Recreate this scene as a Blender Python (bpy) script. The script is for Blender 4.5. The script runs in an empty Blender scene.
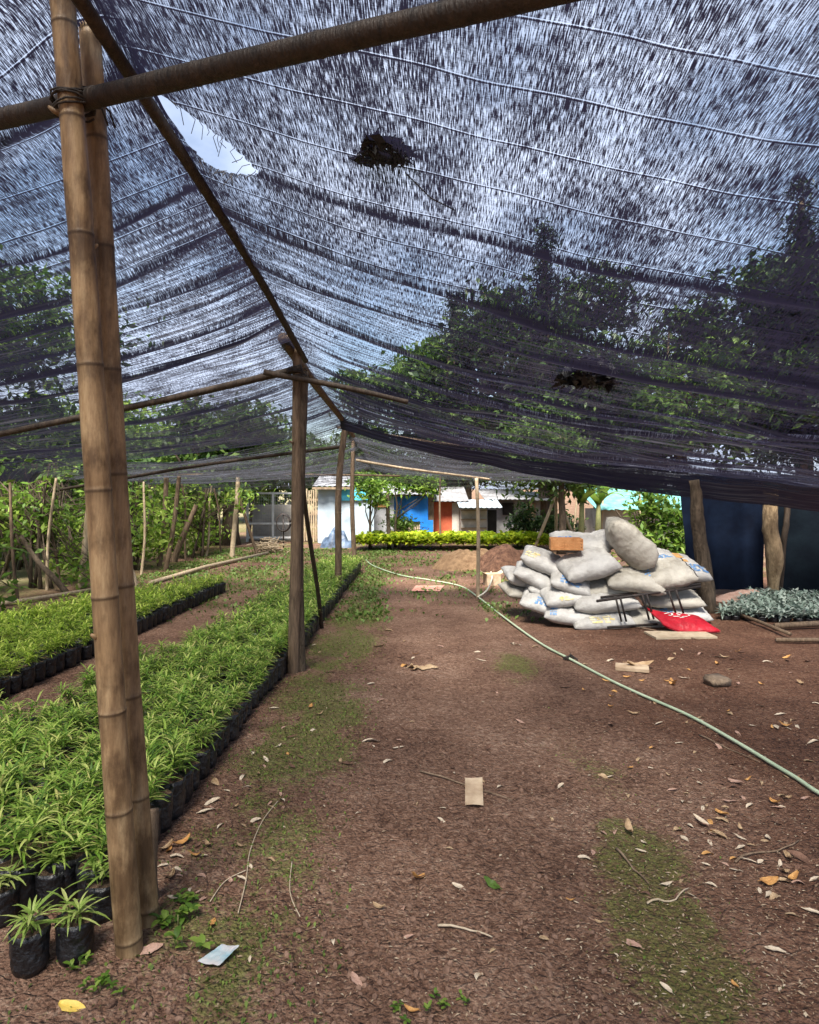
import bpy, bmesh, math, random
from mathutils import Vector, Matrix, Euler, noise
import numpy as np
R = math.radians
rnd = random.Random(7)
S = bpy.context.scene
C = S.collection
F, CX, HY, CH = 680.0, 409.5, 487.0, 1.5          # focal length in px, centre column, horizon row, eye height


def at(px, py, d):
    return Vector(((px - CX) / F * d, d, CH - (py - HY) / F * d))


def gd(px, py, z=0.0):
    d = (CH - z) * F / (py - HY)
    return Vector(((px - CX) / F * d, d, z))


def lerp_tab(tab, x):
    if x <= tab[0][0]: return tab[0][1]
    for (a, fa), (b, fb) in zip(tab, tab[1:]):
        if x <= b: return fa + (fb - fa) * (x - a) / (b - a)
    return tab[-1][1]


# ------------------------------------------------------------------ materials
def nodes(name):
    m = bpy.data.materials.new(name); m.use_nodes = True
    nt = m.node_tree; nt.nodes.clear()
    out = nt.nodes.new('ShaderNodeOutputMaterial')
    return m, nt, out


def N(nt, t, **kw):
    n = nt.nodes.new(t)
    for k, v in kw.items():
        if k in n.inputs: n.inputs[k].default_value = v
        else: setattr(n, k, v)
    return n


def ramp(nt, fac, stops):
    r = nt.nodes.new('ShaderNodeValToRGB')
    e = r.color_ramp.elements
    while len(e) < len(stops): e.new(0.5)
    for el, (p, c) in zip(e, stops):
        el.position = p; el.color = (*c, 1)
    nt.links.new(fac, r.inputs[0])
    return r.outputs[0]


def math_n(nt, op, a, b=None, c=None):
    n = nt.nodes.new('ShaderNodeMath'); n.operation = op
    for i, v in enumerate((a, b, c)):
        if v is None: continue
        if isinstance(v, (int, float)): n.inputs[i].default_value = v
        else: nt.links.new(v, n.inputs[i])
    return n.outputs[0]


def coords(nt, kind='Object', scale=(1, 1, 1)):
    tc = nt.nodes.new('ShaderNodeTexCoord')
    mp = nt.nodes.new('ShaderNodeMapping'); mp.inputs['Scale'].default_value = scale
    nt.links.new(tc.outputs[kind], mp.inputs[0])
    return mp.outputs[0]


def rough_mat(name, c1, c2, scale=8, stretch=(1, 1, 1), rough=.8, bump=.3, detail=6, mid=None, spec=.3, metal=0, bscale=None):
    """two tone weathered surface with bump"""
    m, nt, out = nodes(name)
    v = coords(nt, 'Object', stretch)
    n = N(nt, 'ShaderNodeTexNoise', Scale=scale, Detail=detail, Roughness=.65)
    nt.links.new(v, n.inputs['Vector'])
    st = [(.32, c1), (.68, c2)] if mid is None else [(.28, c1), (.5, mid), (.72, c2)]
    col = ramp(nt, n.outputs[0], st)
    p = N(nt, 'ShaderNodeBsdfPrincipled', Roughness=rough, Metallic=metal)
    p.inputs['Specular IOR Level'].default_value = spec
    nt.links.new(col, p.inputs['Base Color'])
    n2 = N(nt, 'ShaderNodeTexNoise', Scale=bscale or scale * 4, Detail=5)
    nt.links.new(v, n2.inputs['Vector'])
    b = N(nt, 'ShaderNodeBump', Strength=bump, Distance=.02)
    nt.links.new(n2.outputs[0], b.inputs['Height']); nt.links.new(b.outputs[0], p.inputs['Normal'])
    nt.links.new(p.outputs[0], out.inputs[0])
    return m


def leaf_mat(name, stops, trans=.35, rough=.5):
    m, nt, out = nodes(name)
    g = nt.nodes.new('ShaderNodeNewGeometry')
    oi = nt.nodes.new('ShaderNodeObjectInfo')
    f = math_n(nt, 'FRACT', math_n(nt, 'ADD', g.outputs['Random Per Island'], math_n(nt, 'MULTIPLY', oi.outputs['Random'], 7.3)))
    col = ramp(nt, f, stops)
    p = N(nt, 'ShaderNodeBsdfPrincipled', Roughness=rough); p.inputs['Specular IOR Level'].default_value = .35
    nt.links.new(col, p.inputs['Base Color'])
    t = nt.nodes.new('ShaderNodeBsdfTranslucent'); nt.links.new(col, t.inputs[0])
    mx = N(nt, 'ShaderNodeMixShader', Fac=trans)
    nt.links.new(p.outputs[0], mx.inputs[1]); nt.links.new(t.outputs[0], mx.inputs[2])
    nt.links.new(mx.outputs[0], out.inputs[0])
    return m


M = {}
BAMBOO = (( .11, .058, .024), (.42, .26, .115), (.27, .15, .065))
def bamboo_mat():
    m, nt, out = nodes('bamboo')
    v = coords(nt, 'Object', (1, 1, .16)); v2 = coords(nt, 'Object', (1, 1, .5))
    n1 = N(nt, 'ShaderNodeTexNoise', Scale=26, Detail=8, Roughness=.7); nt.links.new(v, n1.inputs['Vector'])
    n2 = N(nt, 'ShaderNodeTexNoise', Scale=9, Detail=6, Roughness=.65); nt.links.new(v2, n2.inputs['Vector'])
    n3 = N(nt, 'ShaderNodeTexNoise', Scale=150, Detail=4); nt.links.new(v, n3.inputs['Vector'])
    col = ramp(nt, n1.outputs[0], [(.3, (.13, .075, .036)), (.5, (.28, .18, .09)), (.7, (.46, .33, .18))])
    st = ramp(nt, n2.outputs[0], [(.40, (.30, .26, .23)), (.56, (1, 1, 1))])
    a = N(nt, 'ShaderNodeAttribute'); a.attribute_name = 'scar'
    mu = N(nt, 'ShaderNodeMixRGB', blend_type='MULTIPLY'); mu.inputs[0].default_value = .85; nt.links.new(col, mu.inputs[1]); nt.links.new(st, mu.inputs[2])
    mx = N(nt, 'ShaderNodeMixRGB'); nt.links.new(math_n(nt, 'MULTIPLY', a.outputs['Fac'], .9), mx.inputs[0]); nt.links.new(mu.outputs[0], mx.inputs[1]); mx.inputs[2].default_value = (.035, .022, .013, 1)
    p = N(nt, 'ShaderNodeBsdfPrincipled', Roughness=.52); p.inputs['Specular IOR Level'].default_value = .35
    nt.links.new(mx.outputs[0], p.inputs['Base Color'])
    b = N(nt, 'ShaderNodeBump', Strength=.35, Distance=.006); nt.links.new(n3.outputs[0], b.inputs['Height']); nt.links.new(b.outputs[0], p.inputs['Normal'])
    nt.links.new(p.outputs[0], out.inputs[0]); return m
M['bamboo'] = bamboo_mat()
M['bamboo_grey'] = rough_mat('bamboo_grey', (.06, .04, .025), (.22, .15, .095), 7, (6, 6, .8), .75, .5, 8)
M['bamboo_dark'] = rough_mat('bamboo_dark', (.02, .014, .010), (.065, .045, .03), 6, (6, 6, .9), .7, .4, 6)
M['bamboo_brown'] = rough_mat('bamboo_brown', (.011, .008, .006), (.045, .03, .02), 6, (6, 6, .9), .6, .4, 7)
M['bamboo_pale'] = rough_mat('bamboo_pale', (.28, .2, .12), (.55, .44, .3), 6, (5, 5, 1), .6, .3, 6)
M['bark'] = rough_mat('bark', (.03, .022, .014), (.13, .095, .065), 7, (4, 4, 1), .9, .9, 8)
M['bark_pale'] = rough_mat('bark_pale', (.10, .065, .035), (.36, .26, .15), 5, (3, 3, 1), .85, .7, 8)
M['bag'] = rough_mat('bag', (.006, .006, .007), (.02, .02, .022), 12, (1, 1, 1), .38, .9, 4, None, .5, 0, 26)
M['potting'] = rough_mat('potting', (.05, .028, .018), (.2, .13, .08), 45, (1, 1, 1), .95, .9)
M['rope'] = rough_mat('rope', (.02, .018, .016), (.06, .05, .045), 60, (1, 1, 1), .9, .5)
M['sack'] = rough_mat('sack', (.24, .225, .20), (.48, .465, .435), 4, (1, 1, 1), .55, .7, 8, (.40, .385, .36), .3, 0, 16)
M['sack_dirty'] = rough_mat('sack_dirty', (.18, .155, .12), (.42, .39, .34), 3.5, (1, 1, 1), .6, .7, 8, (.345, .32, .27), .3, 0, 16)
M['sack_seam'] = rough_mat('sack_seam', (.02, .02, .02), (.05, .04, .04), 20, (1, 1, 1), .8, .2)
M['print_blue'] = rough_mat('print_blue', (.03, .14, .36), (.25, .36, .5), 22, (1, 1, 1), .5, .2)
M['print_yellow'] = rough_mat('print_yellow', (.58, .42, .08), (.62, .58, .45), 22, (1, 1, 1), .5, .2)
M['print_white'] = rough_mat('print_white', (.5, .48, .43), (.7, .67, .62), 25, (1, 1, 1), .5, .2)
M['print_red'] = rough_mat('print_red', (.4, .08, .06), (.55, .16, .12), 25, (1, 1, 1), .5, .2)
M['red_sack'] = rough_mat('red_sack', (.28, .005, .012), (.46, .012, .025), 6, (1, 1, 1), .4, .5, 5, None, .4, 0, 18)
M['card'] = rough_mat('card', (.30, .2, .12), (.54, .42, .29), 9, (1, 1, 1), .85, .2)
M['card_pale'] = rough_mat('card_pale', (.34, .26, .17), (.5, .41, .29), 14, (1, 1, 1), .85, .2)
M['orange'] = rough_mat('orange', (.40, .17, .06), (.58, .29, .12), 14, (1, 1, 1), .7, .3)
M['rubber'] = rough_mat('rubber', (.01, .01, .011), (.03, .03, .03), 12, (1, 1, 1), .7, .3)
M['rust'] = rough_mat('rust', (.012, .010, .010), (.045, .033, .028), 12, (1, 1, 1), .6, .4)
M['tarp_navy'] = rough_mat('tarp_navy', (.001, .0025, .008), (.003, .007, .018), 3, (1, 1, 1), .8, .4, 4, None, .08, 0, 6)
M['tarp_teal'] = rough_mat('tarp_teal', (.0015, .003, .006), (.004, .008, .012), 3, (1, 1, 1), .8, .4, 4, None, .08, 0, 6)
M['tarp_blue'] = rough_mat('tarp_blue', (.01, .13, .5), (.02, .22, .66), 3, (1, 1, 1), .45, .5, 4, None, .4, 0, 5)
M['tarp_grey'] = rough_mat('tarp_grey', (.015, .025, .045), (.12, .17, .26), 5, (1, 1, 1), .5, .6, 4, None, .4, 0, 6)
M['tarp_turq'] = rough_mat('tarp_turq', (.03, .36, .55), (.12, .5, .66), 4, (1, 1, 1), .5, .4)
M['white_sheet'] = rough_mat('white_sheet', (.28, .35, .42), (.52, .58, .62), 2.2, (1, 1, 1), .6, .3)
M['red_wall'] = rough_mat('red_wall', (.32, .05, .025), (.62, .17, .08), 2.2, (1, 1, 1), .8, .3)
M['pale_wall'] = rough_mat('pale_wall', (.3, .27, .23), (.58, .54, .48), 2.2, (1, 1, 1), .85, .3)
M['grey_wall'] = rough_mat('grey_wall', (.14, .14, .14), (.3, .3, .29), 3, (1, 1, 1), .9, .4)
M['zinc'] = rough_mat('zinc', (.2, .19, .19), (.5, .5, .52), 2.5, (1, 1, 1), .45, .2, 6, None, .5, .3)
M['turq_roof'] = rough_mat('turq_roof', (.09, .30, .29), (.2, .44, .41), 4, (1, 1, 1), .6, .2)
M['dark_gap'] = rough_mat('dark_gap', (.01, .01, .01), (.03, .028, .025), 4, (1, 1, 1), .9, .1)
M['timber'] = rough_mat('timber', (.16, .11, .07), (.34, .25, .16), 6, (3, 3, 1), .85, .5)
M['white_paint'] = rough_mat('white_paint', (.6, .6, .58), (.8, .8, .78), 6, (1, 1, 1), .5, .1)
M['hose'] = rough_mat('hose', (.36, .46, .3), (.52, .6, .42), 6, (1, 1, 1), .45, .1)
M['hose_pale'] = rough_mat('hose_pale', (.55, .5, .38), (.68, .64, .52), 6, (1, 1, 1), .5, .1)
M['mound_tan'] = rough_mat('mound_tan', (.15, .085, .045), (.31, .2, .11), 14, (1, 1, 1), .95, 1.0)
M['mound_dark'] = rough_mat('mound_dark', (.05, .022, .014), (.2, .105, .065), 14, (1, 1, 1), .95, 1.0)
M['soil_crumb'] = rough_mat('soil_crumb', (.09, .048, .032), (.27, .165, .115), 9, (1, 1, 1), .95, .6)
M['pink_mat'] = rough_mat('pink_mat', (.48, .2, .14), (.62, .32, .25), 12, (1, 1, 1), .8, .3)
M['stone'] = rough_mat('stone', (.10, .07, .05), (.30, .22, .15), 14, (1, 1, 1), .9, .6)
M['twig'] = rough_mat('twig', (.10, .065, .04), (.3, .21, .14), 14, (1, 1, 1), .9, .3)
M['root'] = rough_mat('root', (.4, .31, .2), (.55, .45, .33), 14, (1, 1, 1), .9, .3)
M['seedling'] = leaf_mat('seedling', [(0, (.055, .12, .018)), (.3, (.17, .31, .04)), (.7, (.35, .48, .085)), (.95, (.56, .6, .19)), (1, (.5, .42, .16))], .4)
M['seedling_left'] = leaf_mat('seedling_left', [(0, (.10, .19, .018)), (.5, (.32, .46, .045)), (1, (.56, .62, .14))], .4)
M['seedling_front'] = leaf_mat('seedling_front', [(0, (.16, .26, .04)), (.5, (.3, .42, .09)), (1, (.52, .56, .2))], .4)
M['seedling_pale'] = leaf_mat('seedling_pale', [(0, (.10, .14, .11)), (.5, (.22, .28, .23)), (1, (.42, .46, .40))], .25)
M['hedge'] = leaf_mat('hedge', [(0, (.16, .27, .015)), (.5, (.37, .47, .02)), (1, (.55, .58, .05))], .4)
M['stem'] = rough_mat('stem', (.12, .14, .05), (.25, .22, .1), 12, (1, 1, 1), .8, .2)
M['leaf_mid'] = leaf_mat('leaf_mid', [(0, (.02, .05, .011)), (.5, (.055, .11, .02)), (1, (.14, .21, .045))], .4)
M['leaf_light'] = leaf_mat('leaf_light', [(0, (.05, .11, .015)), (.5, (.13, .24, .03)), (1, (.28, .38, .07))], .45)
M['leaf_bright'] = leaf_mat('leaf_bright', [(0, (.09, .17, .02)), (.5, (.2, .33, .04)), (1, (.4, .5, .1))], .45)
M['leaf_dark'] = leaf_mat('leaf_dark', [(0, (.012, .03, .008)), (.6, (.028, .06, .014)), (1, (.08, .13, .03))], .3)
M['leaf_conifer'] = leaf_mat('leaf_conifer', [(0, (.007, .018, .009)), (.6, (.014, .032, .014)), (1, (.03, .055, .022))], .25)
M['moss'] = leaf_mat('moss', [(0, (.06, .09, .018)), (.5, (.12, .18, .03)), (1, (.22, .28, .06))], .3, .7)
M['grass'] = leaf_mat('grass', [(0, (.07, .13, .02)), (.5, (.13, .22, .04)), (1, (.22, .3, .08))], .35)
M['dry_tan'] = rough_mat('dry_tan', (.30, .19, .10), (.5, .36, .22), 18, (1, 1, 1), .75, .5)
M['dry_pale'] = rough_mat('dry_pale', (.48, .38, .27), (.65, .55, .42), 18, (1, 1, 1), .75, .4)
M['dry_orange'] = rough_mat('dry_orange', (.42, .20, .06), (.6, .34, .12), 18, (1, 1, 1), .7, .4)
M['dry_brown'] = rough_mat('dry_brown', (.09, .045, .028), (.22, .12, .08), 18, (1, 1, 1), .8, .4)
M['dry_yellow'] = rough_mat('dry_yellow', (.6, .4, .06), (.75, .56, .16), 14, (1, 1, 1), .6, .3)
M['dry_pink'] = rough_mat('dry_pink', (.35, .2, .14), (.5, .33, .26), 18, (1, 1, 1), .8, .4)
M['litter_mix'] = leaf_mat('litter_mix', [(0, (.16, .09, .05)), (.4, (.32, .21, .13)), (.8, (.48, .36, .24)), (1, (.6, .5, .36))], .15, .8)
M['wrap'] = rough_mat('wrap', (.2, .36, .42), (.6, .5, .46), 9, (1, 1, 1), .35, .2)


# ------------------------------------------------------------------ object helpers
def tag(o, label=None, cat=None, group=None, kind=None):
    if label: o['label'] = label
    if cat: o['category'] = cat
    if group: o['group'] = group
    if kind: o['kind'] = kind
    return o


def empty(name, loc=(0, 0, 0), label=None, cat=None, group=None, rz=0):
    o = bpy.data.objects.new(name, None); C.objects.link(o)
    o.empty_display_size = .1
    o.location = loc; o.rotation_euler = (0, 0, rz)
    return tag(o, label, cat, group)


def link(name, me, parent=None, loc=None):
    o = bpy.data.objects.new(name, me); C.objects.link(o)
    if parent: o.parent = parent
    if loc is not None: o.location = loc
    return o


def copy_tree(o, parent=None):
    c = o.copy(); C.objects.link(c)
    if parent: c.parent = parent
    for ch in list(o.children): copy_tree(ch, c)
    return c


class MB:
    """collects vertices and faces, built as ONE mesh"""
    def __init__(s): s.v = []; s.f = []

    def add(s, vs, fs):
        o = len(s.v); s.v += [tuple(v) for v in vs]; s.f += [tuple(i + o for i in f) for f in fs]

    def box(s, c, size, rot=None):
        hx, hy, hz = size[0] / 2, size[1] / 2, size[2] / 2
        vs = [Vector((x, y, z)) for x in (-hx, hx) for y in (-hy, hy) for z in (-hz, hz)]
        if rot is not None: vs = [rot @ v for v in vs]
        s.add([v + Vector(c) for v in vs], [(0, 1, 3, 2), (4, 6, 7, 5), (0, 4, 5, 1), (2, 3, 7, 6), (0, 2, 6, 4), (1, 5, 7, 3)])

    def tube(s, pts, rad, n=8, caps=True):
        pts = [Vector(p) for p in pts]
        rad = rad if isinstance(rad, (list, tuple)) else [rad] * len(pts)
        vs, fs = [], []
        t0 = (pts[1] - pts[0]).normalized()
        a = t0.orthogonal().normalized()
        for i, p in enumerate(pts):
            t = (pts[min(i + 1, len(pts) - 1)] - pts[max(i - 1, 0)]).normalized()
            a = (a - t * a.dot(t)).normalized(); b = t.cross(a)
            for k in range(n):
                th = 2 * math.pi * k / n
                vs.append(p + (a * math.cos(th) + b * math.sin(th)) * rad[i])
        for i in range(len(pts) - 1):
            for k in range(n):
                fs.append((i * n + k, i * n + (k + 1) % n, (i + 1) * n + (k + 1) % n, (i + 1) * n + k))
        if caps:
            fs.append(tuple(range(n))[::-1]); fs.append(tuple((len(pts) - 1) * n + k for k in range(n)))
        s.add(vs, fs)

    def grid(s, fn, nu, nv):
        vs = [fn(i / nu, j / nv) for j in range(nv + 1) for i in range(nu + 1)]
        fs = [(j * (nu + 1) + i, j * (nu + 1) + i + 1, (j + 1) * (nu + 1) + i + 1, (j + 1) * (nu + 1) + i) for j in range(nv) for i in range(nu)]
        s.add(vs, fs)

    def mesh(s, name, mat, smooth=True):
        me = bpy.data.meshes.new(name); me.from_pydata(s.v, [], s.f); me.materials.append(mat)
        if smooth: me.polygons.foreach_set('use_smooth', [True] * len(me.polygons))
        me.update()
        return me

    def build(s, name, mat, parent=None, loc=None, smooth=True):
        return link(name, s.mesh(name, mat, smooth), parent, loc)


def np_mesh(name, V, Fq, mat, smooth=True):
    """V (n,3), Fq (m,4) numpy"""
    me = bpy.data.meshes.new(name)
    me.vertices.add(len(V)); me.vertices.foreach_set('co', np.asarray(V, np.float32).ravel())
    m, k = Fq.shape
    me.loops.add(m * k); me.loops.foreach_set('vertex_index', Fq.astype(np.int32).ravel())
    me.polygons.add(m); me.polygons.foreach_set('loop_start', np.arange(0, m * k, k, dtype=np.int32))
    me.polygons.foreach_set('loop_total', np.full(m, k, np.int32))
    if smooth: me.polygons.foreach_set('use_smooth', np.ones(m, bool))
    me.materials.append(mat); me.update(calc_edges=True); me.validate()
    return me


# ------------------------------------------------------------------ ground
def moss_mask(x, y):
    n = noise.fractal(Vector((x * 1.3, y * 1.1, 3.1)), .8, 2.0, 4)
    n2 = noise.fractal(Vector((x * 5, y * 4, 7.7)), .8, 2.0, 3)
    m = 0.0
    strip = math.exp(-((x + .62) / .34) ** 2) * (1 if y > 2.0 else max(0, (y - 1.2) / .8))
    m = max(m, strip * (1.0 + 1.1 * n + .6 * n2) * (1.2 if y > 3.5 else .85))
    lane = math.exp(-((x - .92 - .06 * math.sin(y * 2)) / .22) ** 2) * lerp_tab([(1.4, .8), (2.2, 1.2), (3.4, .95), (4.0, .35), (4.8, .55), (5.6, .9), (6.5, .3), (8, .1)], y)
    m = max(m, lane * (.75 + 1.2 * n + .5 * n2))
    left = math.exp(-((x + .95) / .35) ** 2 - ((y - 1.95) / .25) ** 2)
    m = max(m, left * (.7 + n))
    if y > 6.5:
        far = min(1, (y - 6.5) / 5) * (.45 + .9 * n + .25 * n2)
        if x < -.3: far += .3 * min(1, (y - 6.5) / 2)
        m = max(m, far)
        if x > .9 and y < 10: m = max(m, .75 * math.exp(-((x - 1.05) / .45) ** 2 - ((y - 8.2) / 1.0) ** 2) * (1 + n))
    return max(0.0, min(1.0, m))


def gz(x, y):
    a = .012 * noise.noise(Vector((x * 1.7, y * 1.7, .3))) + .006 * noise.noise(Vector((x * 6, y * 6, 1.3)))
    if y < 7: a += .004 * noise.noise(Vector((x * 19, y * 19, 2.3)))
    if y < 4.5: a += .0045 * noise.noise(Vector((x * 34, y * 34, 5.3))) + .007 * max(0, .55 - abs(noise.noise(Vector((x * 15, y * 15, 9.3)))) * 3.0) * -1
    return a


def spaced(fine_a, fine_b, step, lo, hi, g=1.28):
    xs = list(np.arange(fine_a, fine_b + 1e-6, step))
    s, x = step, xs[-1]
    while x < hi: s *= g; x = min(hi, x + s); xs.append(x)
    s, x, pre = step, xs[0], []
    while x > lo: s *= g; x = max(lo, x - s); pre.append(x)
    return pre[::-1] + xs


gx = spaced(-1.35, 1.95, .0165, -1.36, 1.96); gx = spaced(0, 0, .026, -1.37, 0)[:0] + list(np.arange(-2.3, gx[0] - .01, .03)) + gx + list(np.arange(gx[-1] + .03, 3.4, .03)); gx = spaced(0, 0, .03, -320, 0)[:0] + gx
xs_l, st = [], .03
x_ = gx[0]
while x_ > -320: st *= 1.28; x_ = max(-320, x_ - st); xs_l.append(x_)
xs_r, st = [], .03
x_ = gx[-1]
while x_ < 320: st *= 1.28; x_ = min(320, x_ + st); xs_r.append(x_)
gx = xs_l[::-1] + gx + xs_r
gy = list(np.arange(1.6, 3.3, .0115)) + list(np.arange(3.3, 4.4, .017)) + list(np.arange(4.4, 7, .035)) + list(np.arange(7, 12, .08))
gy = spaced(0, 1.5, .2, -60, 1.55) + gy + spaced(12.05, 18, .25, 12.05, 420)
nx, ny = len(gx), len(gy)
GV = np.zeros((nx * ny, 3)); GM = np.zeros(nx * ny, np.float32); GD = np.zeros(nx * ny, np.float32); GW = np.zeros(nx * ny, np.float32)
k = 0
for y in gy:
    for x in gx:
        GV[k] = (x, y, gz(x, y) if (-8 < x < 8 and -1 < y < 20) else 0)
        GM[k] = moss_mask(x, y) if (-8 < x < 9 and 0 < y < 30) else .55
        GW[k] = max(0, min(1, (x - .55 - .1 * y + .9 * noise.noise(Vector((x * .9, y * .7, 40)))) / .9)) if 0 < y < 12 else 0
        GD[k] = max(0, min(.8, (-5.4 - x) / 1.2)) if y > 4 else 0
        k += 1
ii = np.arange((nx - 1) * (ny - 1)); r_, c_ = ii // (nx - 1), ii % (nx - 1)
q = r_ * nx + c_
GF = np.stack([q, q + 1, q + nx + 1, q + nx], 1)
m, nt, out = nodes('earth')
v = coords(nt, 'Object')
n1 = N(nt, 'ShaderNodeTexNoise', Scale=1.4, Detail=8, Roughness=.6); nt.links.new(v, n1.inputs['Vector'])
n2 = N(nt, 'ShaderNodeTexNoise', Scale=38, Detail=6, Roughness=.7); nt.links.new(v, n2.inputs['Vector'])
n3 = N(nt, 'ShaderNodeTexNoise', Scale=110, Detail=3, Roughness=.7); nt.links.new(v, n3.inputs['Vector'])
vo = N(nt, 'ShaderNodeTexVoronoi', Scale=52); nt.links.new(v, vo.inputs['Vector'])
mix = math_n(nt, 'ADD', math_n(nt, 'MULTIPLY', n1.outputs[0], .45), math_n(nt, 'MULTIPLY', n2.outputs[0], .55))
vc = N(nt, 'ShaderNodeTexVoronoi', Scale=95); nt.links.new(v, vc.inputs['Vector'])
vs_ = nt.nodes.new('ShaderNodeSeparateColor'); nt.links.new(vc.outputs['Color'], vs_.inputs[0])
vc2 = N(nt, 'ShaderNodeTexVoronoi', Scale=38); nt.links.new(v, vc2.inputs['Vector'])
vs2 = nt.nodes.new('ShaderNodeSeparateColor'); nt.links.new(vc2.outputs['Color'], vs2.inputs[0])
mix = math_n(nt, 'ADD', mix, math_n(nt, 'ADD', math_n(nt, 'MULTIPLY', math_n(nt, 'SUBTRACT', vs_.outputs[0], .5), .13), math_n(nt, 'MULTIPLY', math_n(nt, 'SUBTRACT', vs2.outputs[0], .5), .10)))
soil = ramp(nt, mix, [(.32, (.07, .032, .019)), (.44, (.18, .095, .060)), (.55, (.275, .158, .105)), (.68, (.43, .29, .205))])
specks = ramp(nt, n3.outputs[0], [(.66, (0, 0, 0)), (.72, (1, 1, 1))])
mx0 = N(nt, 'ShaderNodeMixRGB'); nt.links.new(math_n(nt, 'MULTIPLY', specks, .4), mx0.inputs[0]); nt.links.new(soil, mx0.inputs[1])
mx0.inputs[2].default_value = (.34, .24, .17, 1)
mossc = ramp(nt, n2.outputs[0], [(.35, (.055, .075, .016)), (.5, (.125, .155, .03)), (.68, (.24, .26, .065))])
at_ = N(nt, 'ShaderNodeAttribute'); at_.attribute_name = 'moss'
mf = math_n(nt, 'ADD', at_.outputs['Fac'], math_n(nt, 'MULTIPLY', math_n(nt, 'SUBTRACT', n2.outputs[0], .5), 2.4))
mr = N(nt, 'ShaderNodeMapRange', interpolation_type='SMOOTHSTEP'); mr.inputs[1].default_value = .45; mr.inputs[2].default_value = 1.15; mr.inputs[4].default_value = .72
nt.links.new(mf, mr.inputs[0])
mx1 = N(nt, 'ShaderNodeMixRGB'); nt.links.new(mr.outputs[0], mx1.inputs[0]); nt.links.new(mx0.outputs[0], mx1.inputs[1]); nt.links.new(mossc, mx1.inputs[2])
ad = N(nt, 'ShaderNodeAttribute'); ad.attribute_name = 'dry'
dryc = ramp(nt, n2.outputs[0], [(.35, (.14, .17, .05)), (.6, (.40, .36, .2))])
mx2 = N(nt, 'ShaderNodeMixRGB'); nt.links.new(math_n(nt, 'MULTIPLY', ad.outputs['Fac'], .85), mx2.inputs[0]); nt.links.new(mx1.outputs[0], mx2.inputs[1]); nt.links.new(dryc, mx2.inputs[2])
aw = N(nt, 'ShaderNodeAttribute'); aw.attribute_name = 'damp'
mx3 = N(nt, 'ShaderNodeMixRGB', blend_type='MULTIPLY'); nt.links.new(aw.outputs['Fac'], mx3.inputs[0]); nt.links.new(mx2.outputs[0], mx3.inputs[1]); mx3.inputs[2].default_value = (.66, .56, .50, 1)
mx1 = mx3
p = N(nt, 'ShaderNodeBsdfPrincipled', Roughness=.9); p.inputs['Specular IOR Level'].default_value = .25
nt.links.new(mx1.outputs[0], p.inputs['Base Color'])
hgt = math_n(nt, 'ADD', math_n(nt, 'ADD', math_n(nt, 'MULTIPLY', n2.outputs[0], .9), math_n(nt, 'MULTIPLY', vc.outputs['Distance'], -.5)), math_n(nt, 'ADD', math_n(nt, 'MULTIPLY', n3.outputs[0], .4), math_n(nt, 'MULTIPLY', vo.outputs['Distance'], -.55)))
dsn = N(nt, 'ShaderNodeTexNoise', Scale=5, Detail=4); nt.links.new(v, dsn.inputs['Vector'])
dv = N(nt, 'ShaderNodeMixRGB', blend_type='ADD'); dv.inputs[0].default_value = .22; nt.links.new(v, dv.inputs[1]); nt.links.new(dsn.outputs['Color'], dv.inputs[2])
ck = N(nt, 'ShaderNodeTexVoronoi', Scale=10, feature='DISTANCE_TO_EDGE'); nt.links.new(dv.outputs[0], ck.inputs['Vector'])
ckr = N(nt, 'ShaderNodeMapRange'); ckr.inputs[1].default_value = 0; ckr.inputs[2].default_value = .06; nt.links.new(ck.outputs['Distance'], ckr.inputs[0])
hgt = math_n(nt, 'ADD', hgt, math_n(nt, 'MULTIPLY', ckr.outputs[0], .38))
b = N(nt, 'ShaderNodeBump', Strength=1.0, Distance=.026); nt.links.new(hgt, b.inputs['Height']); nt.links.new(b.outputs[0], p.inputs['Normal'])
nt.links.new(p.outputs[0], out.inputs[0])
me = np_mesh('ground', GV, GF, m)
a = me.attributes.new('moss', 'FLOAT', 'POINT'); a.data.foreach_set('value', GM)
a = me.attributes.new('damp', 'FLOAT', 'POINT'); a.data.foreach_set('value', GW)
a = me.attributes.new('dry', 'FLOAT', 'POINT'); a.data.foreach_set('value', GD)
tag(link('ground', me), kind='structure')

# loose crumbs of soil over the path
mb = MB()
ico = bmesh.new(); bmesh.ops.create_icosphere(ico, subdivisions=1, radius=1)
IV = [v.co.copy() for v in ico.verts]; IF = [tuple(v.index for v in f.verts) for f in ico.faces]; ico.free()
for _ in range(9000):
    y = 1.7 + 5.5 * rnd.random() ** 2.0; x = rnd.uniform(-.95, .75) + (y - 1.7) * rnd.uniform(-.15, .55)
    if x > 3 or moss_mask(x, y) > .6: continue
    r = (.002 + .011 * rnd.random() ** 5)
    z = gz(x, y)
    sx, sy, sz = r * rnd.uniform(.7, 1.4), r * rnd.uniform(.7, 1.4), r * rnd.uniform(.5, .9)
    e = Euler((rnd.random() * 6, rnd.random() * 6, rnd.random() * 6)).to_matrix()
    mb.add([Vector((x, y, z + sz * .3)) + e @ Vector((c.x * sx * rnd.uniform(.75, 1.2), c.y * sy, c.z * sz)) for c in IV], IF)
tag(mb.build('soil_crumbs', M['soil_crumb'], smooth=False), 'loose crumbs of brown soil strewn over the bare path', 'soil crumbs', kind='stuff')


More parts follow.
